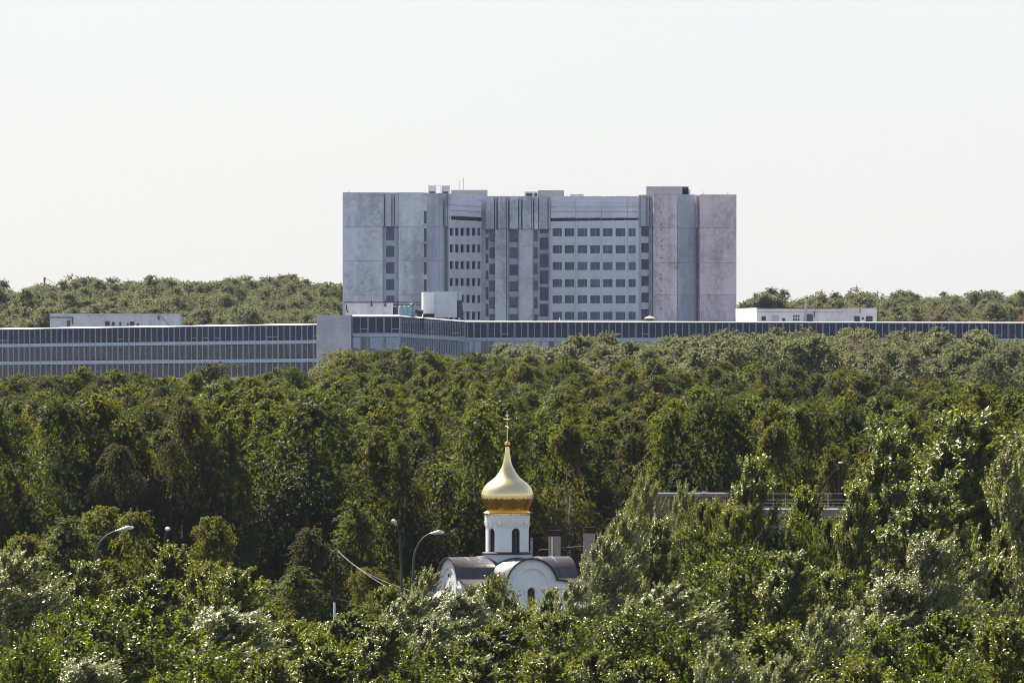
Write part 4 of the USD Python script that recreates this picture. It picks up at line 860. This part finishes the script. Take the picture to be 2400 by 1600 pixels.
K = dict(
    poplar_a=kind('poplar_a', M['bark'], LF['poplar'], seed=1, H=11, R=2.7, boughs=58, rise=1.2, wind=(0.25, -0.1, 0.1), tops=6, **FGK),
    poplar_b=kind('poplar_b', M['bark'], LF['poplar_s'], seed=2, H=11, R=2.3, boughs=52, rise=1.4, wind=(0.3, -0.15, 0.15), prof=P1, tops=7, face=(-0.3, -0.4, 0.65), **FGK),
    poplar_c=kind('poplar_c', M['bark'], LF['poplar'], seed=3, H=11, R=3.0, boughs=64, rise=1.1, prof=P2, tops=7, **FGK),
    silver_a=kind('silver_a', M['bark'], LF['silver'], seed=4, H=9, R=2.8, boughs=56, rise=1.0, wind=WIND, lw=0.09, tops=6, face=(-0.35, -0.45, 0.7), nz=0.7, outw=0.9, **FGK),
    silver_b=kind('silver_b', M['bark'], LF['silver'], seed=5, H=9, R=2.6, boughs=54, rise=0.9, wind=(0.8, -0.3, 0.3), ll=0.18, lw=0.068, tops=6, face=(-0.35, -0.45, 0.7), nz=0.7, outw=0.9, **FGK),
    maple_a=kind('maple_a', M['bark'], LF['maple'], seed=6, H=9, R=3.3, boughs=60, per=21, rise=0.6, ll=0.18, lw=0.15, prof=P2, clumps=4, tuft=0.6, br=0.36),
    maple_b=kind('maple_b', M['bark'], LF['maple'], seed=7, H=9, R=3.0, boughs=56, per=21, rise=0.7, ll=0.175, lw=0.145, prof=P2, clumps=4, tuft=0.6, br=0.36),
    bright_a=kind('bright_a', M['bark'], LF['bright'], seed=8, H=9, R=2.4, boughs=50, rise=1.2, tops=6, **FGK),
    slim_a=kind('slim_a', M['bark'], LF['bright'], seed=9, H=9, R=1.5, boughs=44, rise=1.4, lw=0.12, prof=((0, .5), (.25, 1), (.6, .7), (1, .1)), tops=6, clumps=3, tuft=0.5, br=0.42),
    shrub_a=kind('shrub_a', M['bark'], LF['poplar'], seed=10, H=6, R=2.8, base=0.08, boughs=46, rise=1.0, prof=((0, .8), (.4, 1), (.8, .7), (1, .3)), **FGK),
    shrub_b=kind('shrub_b', M['bark'], LF['bright'], seed=12, H=6, R=2.8, base=0.08, boughs=46, rise=1.1, prof=((0, .8), (.4, 1), (.8, .7), (1, .3)), **FGK),
    sapling=kind('sapling', M['bark'], LF['bright'], seed=13, H=6, R=1.6, base=0.25, boughs=9, clumps=3, shoots=4, per=9, rise=1.6, sl=(0.7, 1.4), ll=0.16, lw=0.08),
)
bk = dict(H=13, trunk=0.13, ll=0.20, lw=0.135, crook=0.4, limb_share=0.35, clumps=5, shoots=7, per=16, sl=(0.6, 1.4), br=0.52, tops=4)
FK = []
for i, (lm, wm, kw) in enumerate([
    ('birch_g', 'birch', dict(R=2.2, base=0.28, hang=0.4, boughs=24, prof=PB)),
    ('birch_g', 'birch', dict(R=2.6, base=0.25, hang=0.25, rise=0.6, boughs=28, prof=PB)),
    ('birch_y', 'birch', dict(R=2.2, base=0.32, hang=0.3, rise=0.6, boughs=20, prof=P1)),
    ('birch_y', 'birch', dict(R=2.5, base=0.30, hang=0.5, boughs=26, prof=PB)),
    ('birch_o', 'birch', dict(R=2.4, base=0.32, hang=0.6, boughs=24, prof=PB, ll=0.18, lw=0.12, per=17)),
    ('birch_o', 'birch', dict(R=2.0, base=0.34, hang=0.7, boughs=22, prof=PB, ll=0.18, lw=0.12, per=17)),
    ('dark', 'bark', dict(R=2.6, base=0.26, hang=0.1, rise=0.4, boughs=24, ll=0.21, lw=0.155)),
    ('dark', 'bark', dict(R=2.9, base=0.25, hang=0.2, rise=0.4, boughs=26, prof=((0, .4), (.3, .9), (.65, 1), (.88, .7), (1, .3)))),
    ('forest', 'bark', dict(R=2.6, base=0.28, rise=0.8, boughs=24, tops=4)),
]):
    d = dict(bk); d.update(kw); FK.append(kind(f'forest_{i}', M[wm], LF[lm], seed=40 + i, **d))
YB = [kind(f'young_birch_{i}', M['birch'], LF[lm], seed=80 + i, H=9, R=2.1, base=0.12, boughs=42, rise=0.5, hang=0.25, per=14, ll=0.20, lw=0.13, prof=pf, tops=5, clumps=4, tuft=0.6, br=0.38)
      for i, (lm, pf) in enumerate([('birch_g', P1), ('birch_g', P2), ('birch_y', P1), ('birch_y', P2), ('birch_o', P1)])]
DEAD = kind('dead_birch', M['birch'], LF['dead'], seed=60, H=13, R=2.0, base=0.3, boughs=18, clumps=4, shoots=6, per=8, ll=0.28, lw=0.025, hang=0.3, rise=0.7, limb_share=0.9)
BUSH = kind('forest_bush', M['bark'], LF['dark'], seed=61, H=4, R=2.4, base=0.06, boughs=18, clumps=4, shoots=6, per=9, ll=0.26, lw=0.17, prof=((0, .9), (.4, 1), (.8, .7), (1, .3)))
XK = [kind(f'far_{i}', M['bark'], LF[lm], seed=70 + i, H=14, R=rr, base=0.24, boughs=20, clumps=5, shoots=6, per=12, ll=0.29, lw=0.21, hang=hg_, rise=0.5, limb_share=0.2, sl=(0.8, 1.8), br=0.62, tops=4, nz=0.9, outw=0.35, prof=pf)  # loose leaf normals flatten the shading, adding to the painted haze
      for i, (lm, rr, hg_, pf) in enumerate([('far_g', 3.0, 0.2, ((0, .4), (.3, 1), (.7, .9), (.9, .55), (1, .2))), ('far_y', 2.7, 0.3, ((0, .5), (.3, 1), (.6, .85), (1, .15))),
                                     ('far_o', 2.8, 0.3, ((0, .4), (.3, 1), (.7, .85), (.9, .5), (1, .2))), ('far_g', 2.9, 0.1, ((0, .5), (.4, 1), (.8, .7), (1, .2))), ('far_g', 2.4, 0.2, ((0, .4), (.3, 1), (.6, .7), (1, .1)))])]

# ---- the trees in the foreground: photo column, row of the top, distance, crown width in the photo, kind, label
FG = [
    (25, 1312, 330, 260, 'silver_a', 'silvery wind-blown tree at the left edge of the picture, brightest crown on that side'),
    (-75, 1330, 338, 220, 'silver_b', 'silver tree cut by the left edge beside the brightest silver crown'),
    (205, 1330, 345, 170, 'poplar_b', 'grey-green poplar just right of the silvery tree, below the left lamp arm'),
    (345, 1365, 338, 190, 'poplar_a', 'poplar below the head-on lamp, between the two left lamp posts'),
    (408, 1292, 372, 120, 'slim_a', 'slim yellow-green tree standing at the foot of the head-on lamp'),
    (470, 1330, 362, 130, 'bright_a', 'small pale green tree right of the head-on lamp'),
    (530, 1345, 350, 190, 'bright_a', 'broad pale green tree, furthest right of the group under the left lamps'),
    (285, 1440, 290, 330, 'maple_a', 'broad dark green maple low at left with large shining leaves'),
    (150, 1420, 312, 180, 'maple_b', 'dark tree in shade between the silvery tree and the broad maple'),
    (515, 1440, 296, 250, 'silver_b', 'grey-green willow low at left, right of the broad maple'),
    (20, 1500, 272, 170, 'maple_b', 'bright green maple in the lower left corner'),
    (650, 1470, 300, 170, 'bright_a', 'rounded bright green tree right of the willow, under the dark gap in the woods'),
    (690, 1462, 395, 150, 'shrub_a', 'dark shrub in the gap left of the white pole foot'),
    (600, 1440, 400, 150, 'shrub_a', 'dark shrub at the left side of the dark gap in the woods'),
    (775, 1462, 385, 120, 'shrub_a', 'dark shrub hiding the bottom of the white pole foot'),
    (735, 1490, 318, 150, 'shrub_b', 'pale green shrub below the white foot of the cable pole'),
    (820, 1445, 340, 170, 'poplar_a', 'green poplar low between the cable pole and the right pair of lamps'),
    (905, 1385, 368, 120, 'poplar_c', 'poplar rising at the foot of the two right lamps'),
    (1003, 1345, 380, 110, 'silver_a', 'silver-tipped tree hiding the lower left corner of the church'),
    (955, 1405, 362, 170, 'silver_a', 'silvery bushy tree below the right pair of lamps'),
    (1068, 1400, 368, 150, 'silver_b', 'pale silver tree below the apse of the church'),
    (1122, 1358, 396, 110, 'maple_b', 'round dark-leaved tree in front of the left half of the church'),
    (1168, 1392, 404, 60, 'sapling', 'thin sapling with yellow-green leaves before the church wall, left of its window'),
    (1250, 1402, 402, 60, 'sapling', 'thin sapling before the church wall, right of its window'),
    (1205, 1432, 380, 170, 'shrub_b', 'light green shrub under the church window'),
    (1290, 1388, 384, 90, 'poplar_b', 'narrow silver-green tree before the right corner of the church'),
    (1345, 1372, 376, 130, 'silver_a', 'silver tree leaning over the right end of the church roof'),
    (1415, 1270, 386, 150, 'silver_a', 'silver-topped poplar right of the taller chimney pillar'),
    (1508, 1138, 400, 120, 'silver_a', 'tall silver poplar with a pointed top left of the brown building'),
    (1455, 1220, 392, 130, 'silver_a', 'silver poplar filling the slope under the pointed poplar'),
    (1600, 1155, 408, 115, 'silver_a', 'poplar crossing the roof edge of the red-brown block'),
    (1660, 1188, 404, 140, 'poplar_c', 'poplar before the right end of the red-brown block'),
    (1765, 1090, 398, 165, 'poplar_b', 'tall poplar rising above the railing in the middle of the brown building'),
    (1893, 1158, 404, 105, 'slim_a', 'small slim tree standing before the railing left of the steel mast'),
    (1560, 1385, 340, 270, 'silver_a', 'wide silver-tipped poplar in front of the slope right of the church'),
    (1690, 1300, 360, 190, 'maple_b', 'dark green tree below the red-brown block'),
    (1850, 1308, 350, 190, 'poplar_b', 'green poplar with a silvery crest below the small slim tree'),
    (1960, 1350, 362, 170, 'poplar_c', 'green poplar in the hollow under the left side of the tallest tree'),
    (2085, 1030, 380, 240, 'poplar_b', 'left crown of the great poplar mass at right, its edge by the steel mast'),
    (2265, 990, 384, 320, 'poplar_b', 'tallest poplar of all, at right, its top above the others'),
    (2400, 1045, 372, 260, 'silver_a', 'silver-topped poplar at the right edge beside the tallest one'),
    (1720, 1205, 396, 130, 'poplar_c', 'poplar below the tall one that rises over the railing, on its left'),
    (1835, 1222, 398, 110, 'maple_b', 'dark leafy tree between the tall railing poplar and the small slim tree'),
    (1945, 1228, 394, 100, 'poplar_c', 'poplar right below the steel mast hiding the end of the mauve wall'),
    (1545, 1232, 394, 130, 'poplar_b', 'silver-green poplar low before the red-brown block, right of the pointed poplar'),
    (2010, 1150, 372, 140, 'poplar_b', 'lower left shoulder of poplar beneath the steel mast'),
    (2170, 1150, 366, 270, 'poplar_b', 'poplar filling the middle below the tallest crown'),
    (2345, 1200, 380, 230, 'maple_a', 'shaded tree behind the dark hollow at the right edge'),
    (2165, 1272, 330, 170, 'silver_b', 'grey silver willow standing alone before the dark hollow at right'),
    (2080, 1370, 330, 200, 'silver_b', 'grey willow spreading at the left foot of the silver willow'),
    (1930, 1440, 292, 190, 'silver_a', 'bright silver poplar at the bottom, right of centre'),
    (1800, 1480, 286, 190, 'bright_a', 'pale yellow-green tree left of the bright silver poplar at the bottom'),
    (2080, 1480, 284, 220, 'maple_a', 'green maple at the bottom right of the bright silver poplar'),
    (2210, 1450, 290, 190, 'poplar_a', 'poplar at the bottom right under the dark hollow'),
    (2340, 1462, 282, 200, 'bright_a', 'yellow-green tree in the lower right corner'),
    (900, 1470, 312, 190, 'poplar_b', 'silver-green tree at the bottom below the right pair of lamps'),
    (1030, 1460, 320, 190, 'silver_a', 'silver-dotted tree at the bottom left of the church'),
    (1160, 1475, 316, 200, 'poplar_a', 'green poplar at the bottom in front of the church'),
    (1300, 1450, 326, 190, 'poplar_c', 'green tree at the bottom below the right corner of the church'),
    (1430, 1430, 334, 200, 'maple_b', 'green tree at the bottom on the slope right of the church'),
    (1590, 1500, 290, 200, 'maple_a', 'shaded maple in the dark hollow at the bottom right of centre'),
    (1690, 1510, 280, 170, 'silver_a', 'silver tree at the very bottom, right of the dark maple'),
    (760, 1530, 284, 210, 'poplar_a', 'poplar at the bottom edge below the cable pole'),
    (620, 1545, 276, 170, 'bright_a', 'yellow-green tree at the bottom edge left of centre'),
    (980, 1540, 280, 200, 'maple_a', 'leafy maple at the bottom edge under the silver-dotted tree'),
    (1120, 1550, 276, 180, 'poplar_b', 'silver-green poplar at the bottom edge below the church'),
    (1260, 1545, 280, 190, 'bright_a', 'light green tree at the bottom edge below the church window'),
    (1400, 1535, 286, 190, 'poplar_c', 'green poplar at the bottom edge right of the church'),
    (430, 1555, 262, 190, 'maple_b', 'maple at the bottom edge under the broad dark maple'),
    (190, 1560, 258, 200, 'silver_b', 'grey willow at the bottom edge at left'),
    (1500, 1560, 270, 170, 'poplar_a', 'poplar at the bottom edge left of the dark hollow'),
    (1830, 1555, 262, 200, 'silver_a', 'silver poplar at the bottom edge below the pale yellow-green tree'),
    (2010, 1560, 258, 180, 'bright_a', 'light green tree at the bottom edge right of the bright silver poplar'),
    (2200, 1560, 256, 190, 'maple_b', 'maple at the bottom edge toward the right'),
]
tr = np.random.default_rng(21)
NAMES = dict(poplar='poplar_tree', silver='silver_tree', maple='maple_tree', bright='young_tree', slim='slim_tree', shrub='shrub', sapling='sapling')
for x, y, d, w, kk, lab in FG:
    k = K[kk]; p = pt(x, y, d); g = ground_z(d) - 0.1
    nm = NAMES[kk.split('_')[0]]
    sz = (p[2] - g) / k['H'] * 1.03; sxy = w * d / FPX / k['W'] * 1.22
    plant(nm, k, (p[0], d, g), sxy, sz, tr.uniform(-15, 15), lab, 'shrub' if nm == 'shrub' else 'tree')

# ---- birch forest between the church and the hospital
fr_ = np.random.default_rng(5)
def field(x, d, s, seed): return float(meshkit.noise(np.array([[x / s, d / s, 0.5]]), seed)[0])
def half(d): return 0.075 * d * 1.05 + 9
def back_edge(x): px = HX + x * FPX / 850.0; return float(np.interp(px, [0, 700, 1000, 1300, 1700, 2100, 2400], [880, 905, 915, 860, 840, 790, 770]))
trees = []
SP = 4.1
for iy in range(int(430 / SP)):
    d0 = 497 + iy * SP
    n = int(2 * half(d0) / SP)
    for ix in range(n + 1):
        d = d0 + fr_.uniform(-0.42, 0.42) * SP; x = -half(d0) + (ix + 0.5 * (iy % 2)) * SP + fr_.uniform(-0.42, 0.42) * SP
        if d < 497 + 14 * field(x, 0, 14, 3) or d > back_edge(x): continue
        trees.append((x, d))
tone = {0: 'green', 1: 'green', 2: 'yellow-green', 3: 'yellow-green', 4: 'olive brown', 5: 'olive brown', 6: 'dark green', 7: 'dark green', 8: 'fresh green'}
specs = []
for x, d in trees:
    f1, f2 = field(x, d, 22, 8), field(x, d, 16, 9); px = HX + x * FPX / d
    w = np.array([1, 1, 0.8, 0.8, 0.5, 0.5, 0.6, 0.6, 0.5])
    w[[4, 5]] *= 6 * max(0, f1 - 0.45) + 0.12; w[[6, 7]] *= 6 * max(0, f2 - 0.5) + 0.3; w[[8]] *= 5 * max(0, 0.5 - f1) + 0.3
    if d > 640 and (px < 420 or 1300 < px < 1560 or 1720 < px < 2000): w[[4, 5]] *= 3.0
    if d < 560: w[[6, 7]] *= 1.8
    k = int(fr_.choice(9, p=w / w.sum()))
    h = 13.0 * (0.82 + 0.36 * field(x, d, 30, 4)) * fr_.uniform(0.74, 1.18)
    if d < 520: h *= 1.12
    elif d < 620: h *= 1.08
    if d > 600:
        px_ = HX + x * FPX / d
        lim = np.interp(px_, [0, 250, 450, 700, 830, 980, 1100, 1250, 1330, 1430, 1500, 1590, 1700, 1850, 1950, 2100, 2250, 2400], [858, 844, 842, 834, 842, 828, 845, 848, 838, 868, 850, 882, 862, 858, 872, 902, 905, 905])
        h = min(h, (EYE - (lim + fr_.uniform(-14, 26) - HY) * d / FPX - ground_z(d)) / 1.03)
        if h < 5: continue
    if d > back_edge(x) - 90: h *= 0.90 if px < 780 else 1.06
    specs.append((x, d, k, h))
specs.sort(key=lambda s: s[1])
def column_of(px):
    for lim, t in ((190, 'at the far left'), (480, 'behind the left pair of lamps'), (760, 'left of the cable pole'), (1090, 'behind the right pair of lamps'), (1290, 'behind the gold dome'), (1520, 'behind the chimney pillars'), (1960, 'behind the railed building')):
        if px < lim: return t
    return 'behind the tallest poplar'
near = 300
for i, (x, d, k, h) in enumerate(specs[:near]):
    px = HX + x * FPX / d
    rank = 'front row of trees' if d < 512 else 'second row of trees' if d < 524 else 'third row of trees'
    wide = fr_.uniform(0.75, 1.12)
    look = ('tall ' if h > 14.6 else 'low ' if h < 12.4 else '') + ('narrow ' if wide < 0.86 else 'spreading ' if wide > 1.02 else '')
    lab = f'{look}{tone[k]} {"birch" if k < 6 else "tree"}, {rank}, {column_of(px)}'
    s = h / FK[k]['H']; plant('birch_tree' if k < 6 else 'forest_tree', FK[k], (x, d, ground_z(d) - 0.2), s * wide, s, fr_.uniform(0, 360), lab, 'tree', lab)

def scatter(name, specs, kinds, label, cat):
    path = numbered('/World', name); pi = UsdGeom.PointInstancer.Define(stage, path)
    rel = pi.CreatePrototypesRel()
    for i, k in enumerate(kinds):
        q = UsdGeom.Xform.Define(stage, f'{path}/tree_kind_{i + 1:03d}'); q.GetPrim().GetReferences().AddInternalReference(k['path']); rel.AddTarget(q.GetPath())
    pi.CreatePositionsAttr(Vt.Vec3fArray([Gf.Vec3f(float(x), float(d), float(z)) for x, d, z, *_ in specs]))
    pi.CreateProtoIndicesAttr(Vt.IntArray([int(s[3]) for s in specs]))
    pi.CreateScalesAttr(Vt.Vec3fArray([Gf.Vec3f(float(s[4]), float(s[4]), float(s[5])) for s in specs]))
    pi.CreateOrientationsAttr(Vt.QuathArray([Gf.Quath(math.cos(s[6] / 2), 0, 0, math.sin(s[6] / 2)) for s in specs]))
    meta(pi.GetPrim(), label, cat, None, 'stuff')
rest = []
for x, d, k, h in specs[near:]:
    s = h / FK[k]['H']; rest.append((x, d, ground_z(d) - 0.2, k, s * fr_.uniform(0.75, 1.12), s, fr_.uniform(0, 6.28)))
scatter('forest', rest, FK, 'dense mixed birch wood rising behind the church up to the low glass buildings', 'forest')

def wood_specs(d0, d1, sp, hfun, xlo=None, xhi=None, skip=None, seed=0):
    r = np.random.default_rng(seed); out = []
    for iy in range(int((d1 - d0) / sp)):
        dd = d0 + iy * sp; hw_ = half(dd) + 6; n = int(2 * hw_ / sp)
        for ix in range(n + 1):
            d = dd + r.uniform(-.45, .45) * sp; x = -hw_ + (ix + .5 * (iy % 2)) * sp + r.uniform(-.45, .45) * sp; px = HX + x * FPX / d
            if skip and skip(px, d): continue
            h = hfun(px, d) * (0.8 + 0.4 * field(x, d, 26, 14)) * r.uniform(0.72, 1.2)
            f = field(x, d, 30, 15); wts = np.array([1, .8, .4 + 2 * max(0, f - .5), .5 + 2 * max(0, .5 - f), .8]); k = int(r.choice(5, p=wts / wts.sum()))
            s = h / XK[k]['H']; out.append((x, d, ground_z(d) - .2, k, s * r.uniform(.95, 1.3), s, r.uniform(0, 6.28)))
    return out
def mid_top(px): return float(np.interp(px, [700, 800, 860, 1000, 1080, 1130, 1250, 1400, 1560, 1780, 1900, 2100, 2400], [860, 838, 848, 856, 852, 834, 818, 804, 796, 784, 780, 782, 786]))
def mid_h(px, d):
    top = EYE - (mid_top(px) + 6 + 26 * (field(px / 10, d, 9, 77) - 0.5) - HY) * d / FPX - ground_z(d)          # no taller than what leaves the panes above in view
    return max(5.0, min(14.5, top / 1.12))
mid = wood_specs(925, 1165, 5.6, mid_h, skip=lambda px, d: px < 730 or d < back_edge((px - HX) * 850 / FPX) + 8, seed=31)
scatter('far_forest', mid, XK, 'wood with leaves coloured hazy grey-green in front of the right glass wing', 'forest')
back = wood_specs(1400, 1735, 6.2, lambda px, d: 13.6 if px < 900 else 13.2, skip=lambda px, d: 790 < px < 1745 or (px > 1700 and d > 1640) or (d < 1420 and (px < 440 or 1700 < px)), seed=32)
scatter('hill_forest', back, XK, 'skyline wood with leaves coloured hazy grey-green on the hill behind the glass wings and the hospital', 'forest')

# ---- two dry grey birches, young trees and bushes along the edge of the wood
for x, y, d, lab in ((1552, 985, 590, 'dry grey-brown birch with bare twigs standing above the railed building'), (2010, 1045, 560, 'dry brownish birch left of the great poplars'), (1330, 1085, 503, 'thin birch with a long white trunk above the chimney pillars')):
    p = pt(x, y, d); g = ground_z(d) - .2; s = (p[2] - g) / DEAD['H']; plant('dry_birch', DEAD, (p[0], d, g), s * 1.1, s, 40 * d, lab)
YT = [(60, 1255, 470, 150, 2, 'young yellow-green birch at the left edge in front of the wood'), (150, 1215, 478, 150, 0, 'young birch above the silvery tree at left'), (235, 1188, 484, 150, 3, 'yellow-green birch right behind the left lamp arm'),
      (318, 1200, 474, 130, 2, 'yellow-green birch between the two left lamps'), (500, 1212, 468, 110, 3, 'small cone-shaped birch standing alone in front of the dark wood'), (690, 1330, 450, 110, 0, 'low young tree before the dark gap left of the cable pole'),
      (850, 1175, 486, 120, 0, 'drooping birch just left of the taller right lamp'), (860, 1330, 455, 80, 3, 'small bright sapling left of the right lamp posts'), (735, 1240, 486, 110, 4, 'olive birch left of the cable pole')]
for x, y, d, w, k, lab in YT:
    p = pt(x, y, d); g = ground_z(d) - .2; kk = YB[k]; plant('young_birch', kk, (p[0], d, g), w * d / FPX / kk['W'] * 1.1, (p[2] - g) / kk['H'], 77 * d, lab)
br = np.random.default_rng(9)
for i in range(26):
    x = -36 + i * 2.9 + br.uniform(-1, 1); d = 489 + br.uniform(-4, 6); px = HX + x * FPX / d; s = br.uniform(0.6, 1.0)
    plant('bush', BUSH, (x, d, ground_z(d) - .2), s, s * br.uniform(.7, 1.1), br.uniform(0, 360), f'dark bush at the foot of the wood, {column_of(px)}', 'bush', f'dark bushes at the foot of the wood, {column_of(px)}')

# ------------------------------------------------------------------ air
haze = usdkit.material(stage, L + 'haze', {'v': ('principled_volume', {'color': (0.62, 0.72, 0.95), 'density': 0.000019, 'anisotropy': 0.2})}, [], volume='v.volume')
solo('haze', bx(-3300, 3300, -300, 6700, -6, 72), haze, 'thin blue summer haze over the whole view', 'haze', kind='stuff')
